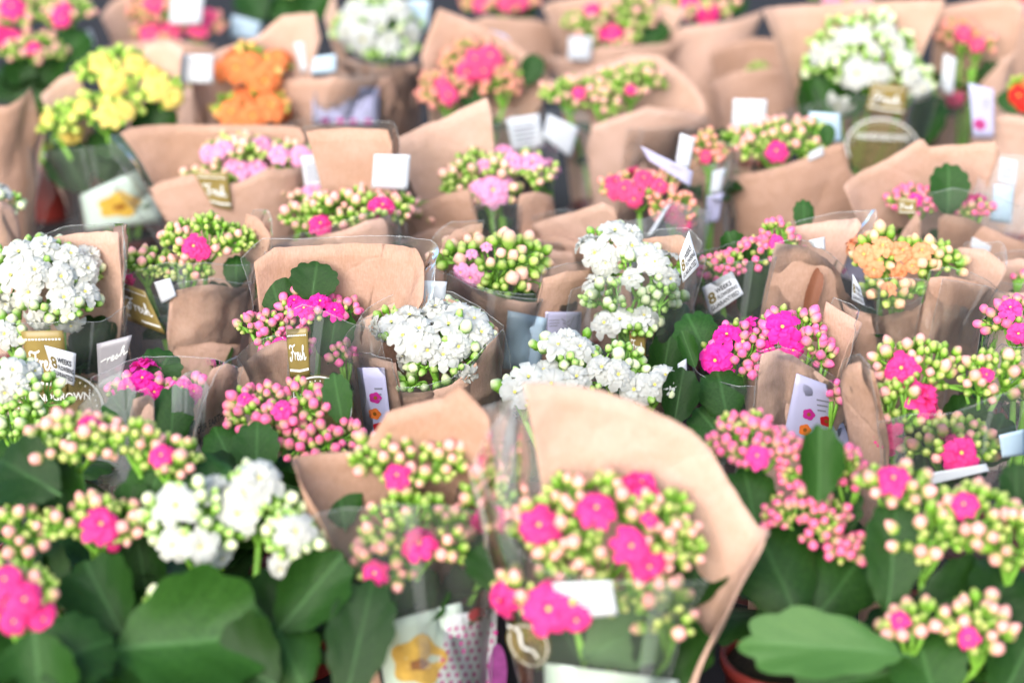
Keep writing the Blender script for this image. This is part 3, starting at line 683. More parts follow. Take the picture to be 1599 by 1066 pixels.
P(l='pink kalanchoe in the big kraft sleeve in front, white sticker on its film', c='hot', at=(950, 850), z=.205, sl=(752, 1192),
  lobes=[(950, 825, 120, 80), (1030, 850, 65, 75), (845, 830, 50, 45), (900, 920, 110, 50), (1045, 960, 35, 50)],
  fl=[(842, 820, 74), (932, 795, 74), (1000, 757, 70), (985, 852, 68), (1012, 882, 66), (785, 935, 64), (858, 950, 90), (1015, 810, 30), (900, 965, 60)],
  pap=[('B', [(815, 597, 'b'), (860, 598, 'b'), (930, 607, 'b'), (1010, 635, 'b'), (1080, 675, 'b'), (1140, 750, 'b'), (1184, 820, 'b'), (1190, 840, 'f'), (1160, 905, 'f'), (1120, 985, 'f'), (1090, 1070, 'f')])],
  film=[('F', [(758, 730), (800, 850), (860, 895), (950, 905), (1030, 905), (1095, 900)]), ('B', [(754, 760, 'f'), (754, 720, 'b'), (800, 640, 'b'), (840, 610, 'b')], .004, 'milk')],
  st=[('lines', [(862, 910), (955, 907), (965, 960), (880, 968)], 'f'), ('seal', [(785, 965), (862, 980), (856, 1050), (798, 1035)], 'i'), ('band', [(850, 1035), (1060, 1062), (1060, 1100), (850, 1100)], 'i')],
  lv=[(985, 985, 130, 170, 60, -.015, 30, 2), (1045, 1020, 130, 120, 10, -.015, 30), (900, 1020, 120, 110, -30, -.012, 30), (1090, 890, 90, 130, 20, .02, 30), (770, 880, 90, 100, -20, .02, 30)])
P(l='dense rose-pink bud heads right of the big kraft sleeve, broad leaves beneath', c='pink', at=(1235, 765), z=.20, sp=.0088, op=0,
  lobes=[(1180, 700, 78, 42), (1265, 730, 48, 40), (1258, 805, 62, 45), (1328, 745, 38, 42), (1330, 848, 42, 22), (1160, 660, 40, 22)], fl=[(1182, 712, 46)],
  lv=[(1280, 725, 72, 120, 0, -.035, 15), (1215, 890, 140, 165, -20, -.05, 35), (1320, 905, 120, 170, 40, -.045, 35), (1240, 985, 150, 130, -70, -.06, 40), (1175, 790, 90, 110, -10, -.01, 20), (1300, 800, 90, 110, 20, .0, 20), (1230, 850, 100, 90, 10, -.02, 30)])
P(l='green and blush budded kalanchoe at the right bottom corner, pale scalloped leaf in front', c='hot', at=(1490, 815), z=.205, sp=.0102, bs=1.0, op=0,
  lobes=[(1395, 760, 55, 36), (1445, 845, 60, 48), (1520, 800, 66, 48), (1580, 850, 40, 48), (1425, 975, 48, 40), (1530, 985, 52, 45)],
  fl=[(1395, 748, 62), (1505, 788, 52), (1405, 968, 36), (1512, 995, 40)],
  lv=[(1285, 1008, 118, 245, -84, -.07, 50, 2), (1395, 870, 100, 170, 6, -.02, 25), (1500, 930, 120, 150, 70, -.02, 35), (1588, 765, 60, 80, 0, .02, 20), (1340, 1060, 120, 200, -100, -.05, 50), (1560, 930, 120, 120, 30, -.02, 35), (1590, 1040, 130, 130, 30, -.05, 35), (1450, 1050, 130, 120, -10, -.06, 35)])
P(l='kalanchoe with one large upright magenta flower, below the wide kraft sleeve on the right', c='hot', at=(1460, 630), z=.205, sl=(1318, 1610), op=0,
  lobes=[(1430, 572, 60, 40), (1535, 600, 62, 52), (1400, 650, 40, 55), (1475, 690, 70, 40)],
  fl=[(1440, 622, 78), (1408, 575, 60), (1380, 682, 68), (1500, 707, 66), (1540, 585, 30)],
  pap=[('F', [(1320, 600), (1330, 572), (1350, 562), (1368, 580), (1378, 640)])],
  film=[('F', [(1380, 655), (1430, 640), (1490, 640), (1550, 620), (1600, 590)])],
  st=[('blank', [(1430, 742), (1540, 724), (1545, 735), (1432, 762)], -.05), ('blue', [(1560, 680), (1600, 670), (1600, 710), (1565, 715)], 'f')],  # the blue piece paints a bluish highlight on the film
  lv=[(1420, 740, 90, 90, -30, 0, 30), (1500, 660, 80, 90, 20, .0, 20), (1550, 690, 80, 90, 30, -.01, 20), (1440, 700, 80, 80, -10, -.01, 20)])
# ---- focus rows
P(l='white kalanchoe with many green buds at the left edge, below the gold print', c='white', at=(42, 620), z=.205, sp=.0094,
  lobes=[(12, 588, 45, 38), (55, 622, 46, 42), (72, 668, 50, 26), (20, 665, 40, 28)], fl=[(20, 578, 50), (52, 580, 46), (8, 612, 50), (-20, 590, 50), (30, 600, 40)], lv=[(20, 720, 120, 100, -20, -.02, 35)])
P(l='large white kalanchoe at the left edge, gold print and sticker on its film', c='white', at=(75, 445), z=.21, sl=(-45, 192), op=.35,
  lobes=[(65, 425, 85, 55), (95, 470, 62, 35), (20, 520, 38, 25)],
  fl=[(30, 395), (70, 385), (110, 398), (135, 420), (18, 430, 58), (55, 422), (95, 432), (12, 470, 60), (100, 466, 58), (58, 500, 50), (132, 458), (8, 522, 52), (110, 505, 50), (140, 400), (45, 455), (-15, 440)],
  pap=[('B', [(40, 385, 'b'), (95, 367, 'b'), (150, 362, 'b'), (187, 363, 'b'), (190, 380, 'f'), (188, 420, 'f')])],
  film=[('F', [(-35, 510), (40, 503), (100, 497), (150, 500), (188, 470)])],
  st=[('fresh', [(32, 517), (99, 516), (108, 612), (52, 612)], 'f'), ('oval', [(15, 585), (165, 575), (165, 700), (15, 700)], 'f'), ('8w', [(69, 539), (119, 552), (116, 603), (84, 588)], -.058), ('grey', [(151, 537), (206, 523), (186, 605), (154, 605)], -.04)],
  lv=[(140, 540, 80, 90, 20, -.01, 20)])
P(l='green budded kalanchoe with one deep pink flower, kraft flap curling before it', c='hot', at=(285, 400), z=.21, sl=(186, 422), op=0, sp=.0088, yg=.72,
  lobes=[(320, 373, 70, 32), (228, 412, 45, 22), (290, 425, 42, 20)], fl=[(303, 385, 46), (199, 437, 28), (315, 392, 34)],
  pap=[('F', [(262, 520), (266, 470), (276, 452), (300, 446), (330, 442), (362, 449), (390, 450), (398, 415), (418, 395)]), ('B', [(418, 370, 'b'), (400, 340, 'b'), (380, 335, 'b')])],
  film=[('F', [(190, 440), (215, 422), (250, 412), (320, 408), (392, 413)])],
  st=[('fresh', [(186, 440), (226, 455), (258, 522), (200, 500)], 'f'), ('blank', [(240, 441), (266, 434), (276, 462), (252, 474)], 'f')],
  lv=[(368, 425, 45, 50, 0, -.01, 20), (330, 560, 70, 80, 10, -.03, 20)])
P(l='magenta kalanchoe low in its film between kraft flaps, dark leaf before it', c='magenta', at=(245, 612), z=.20, sl=(150, 366), op=.5,
  lobes=[(215, 605, 42, 24), (282, 610, 36, 18)], fl=[(200, 605, 40), (222, 592, 44), (285, 606, 40), (302, 612, 36), (240, 612, 40), (185, 625, 36)],
  pap=[('F', [(296, 690), (306, 640), (322, 600), (342, 576), (356, 566), (364, 580)]), ('F', [(208, 650), (214, 618), (234, 611), (242, 622)], .003)],
  film=[('B', [(362, 575, 'b'), (300, 560, 'b'), (220, 560, 'b'), (155, 590, 'b')]), ('F', [(152, 640), (170, 590), (200, 575), (215, 600)], .003, 'milk'), ('F', [(268, 600), (285, 580), (305, 575), (318, 600)], .005, 'milk')],
  st=[('text', [(306, 662), (350, 636), (352, 672), (312, 700)], 'f', ('OUR EARTH', 'AND PLANT'))],
  lv=[(268, 655, 66, 95, 4, -.04, 15), (250, 575, 70, 60, 30, .02, 30), (190, 640, 70, 60, -40, -.03, 30)])
P(l='bright pink kalanchoe under dark scalloped leaves, wide kraft paper rising behind', c='magenta', at=(470, 515), z=.205, sl=(375, 662), sp=.0085, op=.08,
  lobes=[(498, 480, 58, 26), (415, 515, 45, 32), (450, 540, 40, 22), (540, 560, 20, 25)], fl=[(500, 472, 42), (475, 482, 40), (438, 538, 34), (522, 485, 36), (460, 470, 30)],
  pap=[('B', [(398, 410, 'b'), (430, 388, 'b'), (500, 385, 'b'), (600, 381, 'b'), (650, 388, 'b'), (660, 420, 'f'), (655, 470, 'f')]), ('F', [(377, 580), (385, 560), (410, 542), (440, 530), (455, 536)])],
  film=[('F', [(455, 485), (475, 472), (500, 480), (540, 500), (600, 520)])],
  st=[('fresh', [(446, 514), (480, 512), (484, 588), (453, 590)], 'f'), ('oval', [(440, 585), (552, 585), (552, 690), (440, 690)], 'f')],
  lv=[(430, 462, 58, 100, -18, .015, 15), (490, 442, 80, 62, 8, .012, 15), (520, 520, 70, 90, 10, .0, 15)])
P(l='clump of rose bud heads without a sleeve, left of the centre kraft flap', c='pink', at=(450, 655), z=.20, sp=.0092, op=0,
  lobes=[(440, 632, 82, 32), (490, 685, 68, 22), (400, 655, 40, 22)], fl=[(440, 640, 40), (382, 622, 30)],
  lv=[(400, 705, 78, 88, 0, -.035, 20), (528, 625, 50, 80, -10, .0, 15), (350, 700, 70, 80, -30, -.01, 30), (470, 760, 120, 90, 40, -.03, 35)])
P(l='white kalanchoe bouquet wrapped all round in kraft paper near the centre', c='white', at=(680, 525), z=.205, sl=(552, 784), op=.30,
  lobes=[(680, 512, 92, 40), (690, 560, 68, 36), (680, 598, 50, 14)],
  fl=[(612, 505), (640, 495), (655, 515), (700, 508), (740, 500), (680, 482), (715, 540, 55), (668, 545), (692, 556), (630, 525), (720, 488), (660, 470), (750, 520), (650, 540)],
  pap=[('B', [(556, 535, 'b'), (575, 505, 'b'), (620, 475, 'b'), (700, 470, 'b'), (770, 515, 'b')]), ('F', [(555, 553), (585, 560), (618, 567), (626, 612), (660, 610), (705, 597), (730, 575), (755, 540), (772, 522), (782, 558)])],
  film=[('F', [(556, 530), (570, 500), (590, 490)], .004)],
  st=[('lav', [(557, 574), (600, 574), (615, 700), (572, 700)], 'f', [((586, 621), 'pr_mag'), ((585, 646), 'pr_or'), ((592, 668), 'pr_red')]), ('blank', [(641, 437), (698, 440), (690, 505), (632, 500)], .028)])
P(l='blush and green buds in kraft, one lilac-pink flower, pale blue card in front', c='pale', at=(770, 415), z=.21, sl=(692, 926), op=0, sp=.0108, bs=1.15,
  lobes=[(765, 402, 85, 40), (785, 438, 62, 24)], fl=[(735, 432, 44), (737, 396, 22), (720, 425, 30), (760, 385, 22)],
  pap=[('F', [(700, 470), (708, 432), (722, 436), (750, 455), (800, 468), (840, 471), (845, 432), (880, 421), (915, 420), (924, 450)]), ('B', [(700, 380, 'b'), (720, 360, 'b'), (760, 350, 'b')])],
  film=[('F', [(695, 420), (720, 425), (760, 445), (840, 460)], .005)],
  st=[('blue', [(793, 485), (855, 497), (842, 585), (785, 575)], 'f'), ('cert', [(852, 487), (908, 487), (906, 525), (850, 532)], 'f')])
P(l='tall white kalanchoe in clear film, long narrow sticker at its right side', c='white', at=(978, 445), z=.21, sl=(903, 1096), op=.2, sp=.0095,
  lobes=[(955, 390, 50, 35), (1005, 425, 55, 42), (970, 470, 62, 32), (985, 500, 55, 26), (1030, 470, 40, 30)],
  fl=[(960, 362), (930, 395), (985, 385), (945, 410), (930, 442), (1022, 410), (1045, 435, 46), (968, 500), (1005, 495), (945, 505), (985, 365), (1010, 400)],
  pap=[('B', [(1000, 374, 'b'), (1030, 370, 'b'), (1062, 368, 'b'), (1080, 385, 'b')])],
  film=[('F', [(910, 450), (950, 432), (1000, 425), (1050, 430), (1092, 400)])],
  st=[('8w', [(1060, 400), (1076, 360), (1092, 415), (1066, 442)], -.045), ('fresh', [(982, 510), (1008, 517), (1008, 575), (985, 565)], 'f')],
  lv=[(1055, 520, 75, 90, 25, -.03, 20), (1040, 560, 60, 80, 10, -.04, 20)])
P(l='white kalanchoe in flower just behind the peak of the big kraft sleeve', c='white', at=(920, 585), z=.20, op=.28,
  lobes=[(885, 545, 48, 24), (955, 570, 60, 28), (1018, 600, 42, 24), (820, 608, 40, 32), (890, 590, 60, 26)],
  fl=[(872, 540), (905, 543), (850, 580), (940, 575), (965, 585), (1022, 602), (805, 612), (825, 590), (900, 590), (862, 600), (1038, 588), (992, 608), (885, 530)],
  lv=[(1060, 620, 60, 90, 10, -.02, 20)])
P(l='pink kalanchoe in dark film with a crisp printed sticker, plain kraft to its right', c='pink', at=(1168, 400), z=.21, sl=(1086, 1354), sp=.0088, op=.02,
  lobes=[(1212, 378, 36, 30), (1130, 422, 32, 34), (1175, 400, 30, 26)], fl=[(1212, 380, 30)],
  pap=[('B', [(1225, 356, 'b'), (1290, 346, 'b'), (1345, 340, 'b'), (1350, 352, 'b')]), ('F', [(1211, 381), (1235, 382), (1262, 385), (1290, 405), (1310, 428), (1318, 455), (1345, 480)])],
  film=[('F', [(1089, 408), (1100, 390), (1130, 410), (1165, 405), (1213, 400)]), ('B', [(1090, 400, 'b'), (1140, 385, 'b'), (1200, 368, 'b'), (1220, 360, 'b')])],
  st=[('8w', [(1096, 449), (1143, 423), (1161, 459), (1109, 494)], 'f'), ('lav', [(1288, 368), (1352, 365), (1350, 445), (1312, 432)], .03, [((1312, 422), 'pr_mag')]), ('blank', [(1262, 376), (1288, 370), (1289, 390), (1270, 386)], 'f')],
  lv=[(1172, 440, 55, 115, 8, -.015, 10), (1256, 340, 34, 50, 0, .06, 10), (1145, 385, 40, 50, -20, .03, 20), (1268, 465, 24, 90, 14, -.055, 10, 3)])  # the narrow brown entry is a dark paper fold on a leaf mesh
P(l='magenta kalanchoe with plump pink buds, lavender care card on its kraft front', c='magenta', at=(1200, 548), z=.205, sl=(1085, 1322), sp=.0094, op=.05,
  lobes=[(1148, 548, 55, 38), (1228, 520, 52, 36), (1275, 560, 38, 46), (1205, 570, 60, 28), (1300, 620, 20, 25)],
  fl=[(1135, 524, 50), (1118, 562, 58), (1222, 512, 62), (1200, 545, 36), (1238, 545, 44), (1170, 505, 30), (1130, 580, 40)],
  pap=[('F', [(1180, 640), (1181, 570), (1188, 553), (1215, 547), (1240, 555), (1268, 575), (1302, 606), (1318, 660)]), ('B', [(1322, 520, 'f'), (1320, 500, 'b'), (1290, 470, 'b')])],
  film=[('F', [(1090, 560), (1120, 590), (1180, 600)])],
  st=[('lav', [(1244, 583), (1296, 602), (1335, 710), (1218, 710)], 'f', [((1263, 648), 'pr_mag'), ((1290, 656), 'pr_red'), ((1257, 672), 'pr_or')]), ('blank', [(1058, 568), (1072, 560), (1075, 625), (1062, 620)], -.03)],
  lv=[(1092, 528, 72, 78, -25, .0, 20), (1130, 620, 78, 78, -10, -.045, 20), (1112, 665, 78, 70, -40, -.05, 25), (1075, 545, 30, 60, -20, -.02, 20)])
P(l='peach-orange kalanchoe with round green buds, film front and broad kraft panel', c='peach', at=(1412, 415), z=.21, sl=(1328, 1556), op=.12, bs=1.1, sp=.0104,
  lobes=[(1375, 400, 48, 32), (1452, 404, 48, 32), (1395, 455, 46, 20)], fl=[(1350, 398, 44), (1378, 385, 42), (1408, 392, 42), (1440, 392, 38), (1365, 420, 36), (1405, 425, 36), (1388, 450, 30), (1425, 415, 30)],
  pap=[('F', [(1330, 468), (1345, 480), (1375, 495), (1425, 484), (1446, 470), (1450, 433), (1485, 431), (1520, 438), (1552, 455)]), ('B', [(1500, 385, 'b'), (1540, 390, 'b'), (1555, 420, 'b')])],
  film=[('F', [(1333, 452), (1350, 437), (1400, 431), (1446, 437)]), ('F', [(1470, 432), (1520, 440), (1554, 470)], .008)],
  st=[('8w', [(1331, 428), (1343, 446), (1351, 478), (1330, 468)], -.05)])
P(l='pink kalanchoe in crinkled bluish film cut by the right edge', c='pink', at=(1610, 525), z=.21, sl=(1545, 1690), sp=.01, op=.1, lobes=[(1590, 505, 45, 35), (1640, 540, 40, 30)], fl=[(1578, 482, 44), (1590, 520, 40)],
  film=[('F', [(1548, 560), (1570, 535), (1610, 540), (1680, 560)]), ('B', [(1550, 500, 'b'), (1600, 470, 'b'), (1680, 480, 'b')], .003, 'milk')], st=[('blank', [(1572, 590), (1610, 570), (1610, 600), (1580, 605)], 'f')])
# ---- behind the focus
P(l='rose kalanchoe with a round dark leaf, white sticker and wide kraft front at right', c='pink', at=(1475, 315), z=.205, sl=(1328, 1645), sp=.0095, op=.05,
  lobes=[(1432, 315, 42, 20), (1520, 328, 32, 18)], fl=[(1430, 312, 30)],
  pap=[('B', [(1330, 292, 'b'), (1390, 248, 'b'), (1440, 218, 'b'), (1447, 222, 'b'), (1452, 231, 'b'), (1500, 226, 'b'), (1558, 220, 'b'), (1563, 240, 'b')]), ('F', [(1466, 340), (1475, 333), (1510, 338), (1560, 364), (1635, 405)]), ('F', [(1397, 400), (1412, 362), (1436, 328), (1442, 340)])],
  film=[('F', [(1440, 320), (1455, 300), (1490, 290), (1540, 300), (1600, 330)], .006), ('B', [(1540, 240, 'b'), (1590, 245, 'b'), (1640, 300, 'b')], .003, 'milk')],
  st=[('lines', [(1562, 246), (1589, 252), (1586, 292), (1558, 284)], .03), ('blue', [(1552, 288), (1584, 292), (1580, 350), (1545, 345)], .028), ('blank', [(1518, 370), (1554, 387), (1551, 401), (1515, 386)], 'f'), ('fresh', [(1402, 308), (1432, 312), (1430, 335), (1402, 335)], 'f')],
  lv=[(1482, 298, 66, 78, 0, -.02, 10)])
P(l='green and blush buds with one pink flower above a long sweeping kraft front', c='hot', at=(1215, 230), z=.205, sl=(1136, 1404), sp=.0105, op=0,
  lobes=[(1210, 225, 74, 34), (1255, 215, 40, 24)], fl=[(1212, 236, 42)],
  pap=[('F', [(1140, 275), (1160, 271), (1200, 265), (1250, 249), (1295, 228), (1318, 222), (1324, 262), (1350, 295), (1402, 340)])],
  film=[('B', [(1140, 250, 'b'), (1180, 215, 'b'), (1240, 200, 'b')])],
  st=[('blank', [(1145, 155), (1198, 156), (1196, 208), (1142, 206)], .04), ('blue', [(1263, 175), (1312, 178), (1314, 222), (1270, 222)], .02), ('blank', [(1262, 240), (1285, 228), (1287, 242), (1262, 252)], 'f')],
  lv=[(1292, 212, 26, 36, 0, -.02, 10), (1130, 220, 30, 40, -20, .02, 20)])
P(l='large white kalanchoe at upper right against a tall kraft back', c='white', at=(1345, 115), z=.215, sl=(1196, 1484), op=.05, sp=.0105, bs=1.1,
  lobes=[(1345, 65, 75, 40), (1310, 105, 52, 35), (1405, 130, 52, 48), (1360, 110, 60, 40)],
  fl=[(1345, 55), (1300, 78), (1385, 48), (1365, 82), (1338, 115, 60), (1310, 163, 48), (1425, 120), (1412, 92), (1320, 58), (1400, 70), (1375, 115), (1440, 140), (1280, 85)],
  pap=[('B', [(1199, 15, 'b'), (1280, 8, 'b'), (1380, 3, 'b'), (1470, 0, 'b')])],
  film=[('F', [(1210, 180), (1260, 165), (1340, 150), (1420, 150), (1478, 120)])],
  st=[('fresh', [(1362, 130), (1419, 135), (1412, 182), (1352, 172)], 'f'), ('oval', [(1318, 180), (1438, 186), (1438, 280), (1318, 274)], 'f'), ('blank', [(1474, 85), (1494, 92), (1488, 150), (1468, 140)], 0.0), ('lav', [(1392, 12), (1440, 40), (1436, 52), (1388, 26)], .04, [])],
  lv=[(1280, 140, 60, 90, -20, .0, 15), (1330, 150, 60, 70, 20, .0, 15), (1450, 190, 60, 90, 20, -.01, 15), (1265, 170, 40, 80, -10, -.01, 15)])
P(l='deep pink kalanchoe beside a folded kraft flap, painted white film highlight beneath', c='coral', at=(1010, 302), z=.205, sl=(836, 1108), sp=.0092, op=.15,
  lobes=[(1000, 292, 56, 28), (1055, 335, 36, 36)], fl=[(975, 295, 38), (1005, 280, 40), (990, 310, 36), (1030, 290, 34), (960, 300, 30), (1050, 335, 34), (1070, 350, 32)],
  pap=[('F', [(838, 350), (860, 340), (900, 330), (945, 312), (962, 322), (966, 345)]), ('F', [(837, 372), (880, 365), (920, 380), (950, 390)], .006)],
  film=[('F', [(970, 345), (1010, 340), (1050, 315), (1100, 330)], .003, 'milk')],
  st=[('blank', [(1040, 322), (1048, 318), (1020, 368), (1010, 368)], 'f'), ('lav', [(1000, 228), (1082, 268), (1078, 292), (1012, 250)], .0, []), ('blank', [(1062, 208), (1086, 216), (1076, 265), (1054, 258)], .01)])  # the first white patch paints a bright streak of light on the film
P(l='small pink flower in a narrow clear sleeve with a white sticker', c='coral', at=(1110, 248), z=.205, sl=(1074, 1150), sp=.0105, op=0, nl=5, lr=.03,
  lobes=[(1108, 240, 26, 24)], fl=[(1102, 245, 26)], pap=[('B', [(1078, 260, 'b'), (1100, 240, 'b'), (1130, 235, 'b')])],
  film=[('F', [(1078, 270), (1110, 255), (1146, 250)]), ('B', [(1076, 240, 'b'), (1110, 215, 'b'), (1145, 235, 'b')])],
  st=[('blank', [(1112, 268), (1134, 262), (1126, 300), (1108, 302)], 'f'), ('lav', [(1104, 306), (1130, 300), (1122, 345), (1100, 350)], 'f', [])])
P(l='soft pink kalanchoe with a large lilac-pink bloom between two kraft flaps', c='pale', at=(785, 278), z=.205, sl=(610, 872), op=.12, sp=.0105,
  lobes=[(780, 258, 68, 20), (768, 300, 36, 26), (838, 265, 40, 18), (715, 285, 30, 16)], fl=[(770, 298, 62), (800, 252, 44), (832, 255, 48), (748, 292, 36), (785, 280, 36), (755, 258, 32)],
  pap=[('B', [(614, 218, 'b'), (640, 205, 'b'), (690, 188, 'b'), (760, 152, 'b'), (765, 170, 'b')]), ('F', [(614, 340), (640, 332), (688, 305), (735, 292), (741, 330)]), ('F', [(802, 330), (804, 301), (830, 297), (858, 306), (866, 340)])],
  film=[('F', [(738, 320), (770, 316), (804, 318)]), ('B', [(765, 200, 'b'), (800, 180, 'b'), (865, 230, 'b')])])
P(l='row of green and blush buds with a magenta flower over a kraft fold', c='hot', at=(560, 340), z=.205, sl=(402, 628), op=0, sp=.0098,
  lobes=[(560, 325, 80, 28), (490, 345, 45, 18)], fl=[(597, 323, 52), (500, 350, 40)],
  pap=[('F', [(405, 392), (430, 382), (470, 375), (520, 362), (565, 342), (607, 334), (609, 370)]), ('B', [(480, 206, 'b'), (540, 200, 'b'), (600, 204, 'b'), (606, 225, 'b')])],
  film=[('F', [(606, 345), (618, 342), (627, 360)])], st=[('blank', [(584, 241), (641, 242), (637, 297), (580, 293)], .0)])
P(l='pale pink kalanchoe with gold print, kraft in front and a broad kraft back', c='pale', at=(385, 255), z=.205, sl=(186, 484), op=.22, sp=.0098,
  lobes=[(375, 232, 62, 22), (440, 240, 40, 18), (370, 265, 62, 18), (310, 282, 30, 16), (485, 300, 50, 14)], fl=[(350, 232, 40), (375, 265, 44), (410, 225, 40), (400, 262, 42), (435, 240, 40), (365, 258, 40), (325, 240, 36), (490, 298, 40), (515, 302, 36)],
  pap=[('B', [(190, 208, 'b'), (210, 198, 'b'), (330, 196, 'b'), (470, 200, 'b'), (480, 215, 'b')]), ('F', [(231, 295), (250, 284), (300, 272), (345, 288), (375, 284), (412, 262), (478, 258), (482, 290)])],
  film=[('F', [(188, 300), (200, 260), (232, 280)]), ('B', [(186, 240, 'b'), (184, 212, 'b'), (200, 210, 'b')])],
  st=[('fresh', [(302, 269), (356, 271), (362, 329), (332, 322)], 'f'), ('lines', [(470, 245), (504, 240), (510, 290), (476, 292)], -.03)])
P(l='yellow kalanchoe at upper left, care card with a yellow flower below it', c='yellow', at=(180, 165), z=.21, sl=(62, 292), op=0, sp=.0108, bs=1.1,
  lobes=[(180, 110, 60, 30), (248, 140, 42, 28), (165, 175, 62, 26), (95, 192, 35, 22)],
  fl=[(178, 128, 52), (212, 100, 46), (250, 138, 46), (268, 152, 42), (172, 178, 50), (114, 212, 44), (158, 98, 44), (236, 115, 42), (195, 172, 40), (128, 165, 34), (75, 185, 30)],
  pap=[('B', [(225, 70, 'b'), (260, 62, 'b'), (290, 80, 'b')]), ('B', [(70, 150, 'b'), (95, 120, 'b'), (125, 110, 'b')])],
  film=[('F', [(66, 240), (110, 232), (180, 225), (240, 215), (288, 190)])],
  st=[('card', [(125, 305), (215, 265), (262, 345), (135, 360)], 'f', (.50, .48, .28)), ('blank', [(100, 215), (110, 205), (98, 222), (82, 222)], 0.0), ('blank', [(275, 85), (334, 86), (333, 131), (273, 130)], .02)],
  lv=[(170, 240, 90, 90, 10, -.02, 20), (110, 260, 80, 90, -30, -.02, 20), (240, 200, 70, 80, 30, 0, 20), (200, 290, 90, 90, 60, -.03, 20)])
P(l='orange kalanchoe at upper left beside a peaked kraft paper', c='orange', at=(395, 145), z=.205, sl=(312, 520), op=.45, sp=.0105,
  lobes=[(398, 105, 58, 34), (390, 172, 58, 26)], fl=[(370, 108, 54), (412, 125, 60), (432, 92, 46), (362, 176, 50), (422, 168, 60), (395, 182, 50), (392, 100, 46), (345, 110, 40)],
  pap=[('B', [(318, 95, 'b'), (350, 75, 'b'), (400, 60, 'b'), (440, 24, 'b'), (495, 20, 'b'), (502, 60, 'b')]), ('B', [(300, 190, 'f'), (312, 130, 'f'), (318, 120, 'b')])],
  film=[('F', [(316, 190), (350, 200), (440, 195), (515, 160)])], st=[('blank', [(458, 68), (474, 66), (482, 110), (470, 115)], .02), ('blue', [(490, 90), (525, 85), (525, 112), (485, 115)], .0)])
P(l='kraft sleeve with a lavender care card and hidden flowers, below the top white kalanchoe', c='hot', at=(520, 190), z=.16, sl=(436, 612), op=0, lobes=[(520, 195, 40, 20)],
  pap=[('F', [(440, 135), (460, 122), (520, 117), (565, 120), (600, 118), (610, 150)])], film=[('F', [(440, 128), (500, 112), (608, 112)], .004)],
  st=[('cert', [(487, 136), (592, 137), (590, 196), (488, 194)], 'f', (.2, .42, .62, .85))])
P(l='kraft sleeve cut by the left edge, its peak below the pink flowers', c='white', at=(-30, 235), z=.17, sl=(-130, 66), op=0, lobes=[(-40, 250, 40, 20)],
  pap=[('F', [(-125, 170), (-40, 160), (5, 166), (44, 138), (60, 200)]), ('B', [(64, 200, 'b'), (20, 190, 'b'), (-60, 180, 'b')])], film=[('F', [(40, 230), (55, 260), (66, 300)], .004)])
P(l='low kraft sleeve with white flowers at the left edge above the white kalanchoe', c='white', at=(-25, 345), z=.19, sl=(-110, 24), op=.3, lobes=[(-20, 320, 45, 25)], fl=[(8, 302, 30)], pap=[('F', [(-105, 330), (-30, 320), (2, 312), (20, 330)])])
P(l='crimson-pink kalanchoe at the upper middle against peaked kraft', c='coral', at=(735, 125), z=.205, sl=(662, 856), op=.08, sp=.0095,
  lobes=[(748, 95, 50, 32), (698, 145, 40, 28), (785, 130, 32, 28)], fl=[(730, 112, 46), (765, 88, 46), (742, 92, 40), (700, 148, 40), (755, 110, 40), (690, 130, 30)],
  pap=[('B', [(666, 90, 'b'), (690, 14, 'b'), (725, 28, 'b'), (790, 62, 'b'), (850, 125, 'b')])], film=[('F', [(668, 175), (720, 180), (800, 170), (850, 150)])], st=[('lav', [(725, 35), (790, 55), (812, 85), (730, 60)], .05, [])], lv=[(735, 150, 40, 50, 0, -.01, 15), (830, 110, 40, 50, 20, 0, 15)])
P(l='lime-green buds with hints of pink above kraft, two white stickers to the left', c='hot', at=(950, 145), z=.205, sl=(838, 1100), op=0, sp=.0105,
  lobes=[(890, 145, 45, 24), (985, 130, 50, 24), (940, 160, 40, 18)], fl=[(905, 145, 24), (985, 140, 20)],
  pap=[('B', [(870, 130, 'b'), (930, 105, 'b'), (990, 85, 'b'), (1030, 88, 'b'), (1070, 125, 'b'), (1098, 175, 'b')]), ('F', [(920, 230), (926, 195), (960, 182), (1010, 166), (1060, 172), (1096, 186)])],
  film=[('F', [(842, 180), (870, 170), (920, 175), (930, 200)]), ('F', [(980, 200), (1040, 195), (1096, 200)], .006)],
  st=[('lines', [(790, 186), (842, 178), (850, 228), (801, 236)], -.05), ('blank', [(855, 178), (904, 200), (891, 247), (847, 214)], -.055)])
P(l='white kalanchoe at the top middle over a kraft front', c='white', at=(592, 52), z=.205, sl=(516, 672), op=.2, sp=.011, bs=1.1,
  lobes=[(590, 40, 66, 40), (600, 75, 55, 20)], fl=[(555, 20, 54), (620, 15, 54), (568, 62, 60), (608, 66, 56), (642, 55, 44), (590, 25, 40), (540, 50, 40)],
  pap=[('F', [(520, 100), (550, 92), (590, 102), (640, 100), (670, 96)]), ('B', [(520, 30, 'b'), (530, -10, 'b')])], film=[('F', [(520, 95), (600, 88), (670, 90)], .004)], st=[('blue', [(636, 0), (672, 0), (668, 48), (640, 46)], .02)])
P(l='pink kalanchoe without a sleeve at the top left corner', c='hot', at=(50, 62), z=.21, op=.05, sp=.0105,
  lobes=[(30, 22, 60, 30), (100, 20, 45, 24), (50, 80, 52, 26)], fl=[(18, 60, 44), (18, 12, 50), (96, 28, 36), (52, 75, 28), (5, 55, 40), (100, 15, 30)],
  lv=[(60, 120, 100, 70, 0, -.02, 30), (110, 75, 60, 70, 40, .0, 30), (20, 130, 90, 70, -30, -.03, 30)])
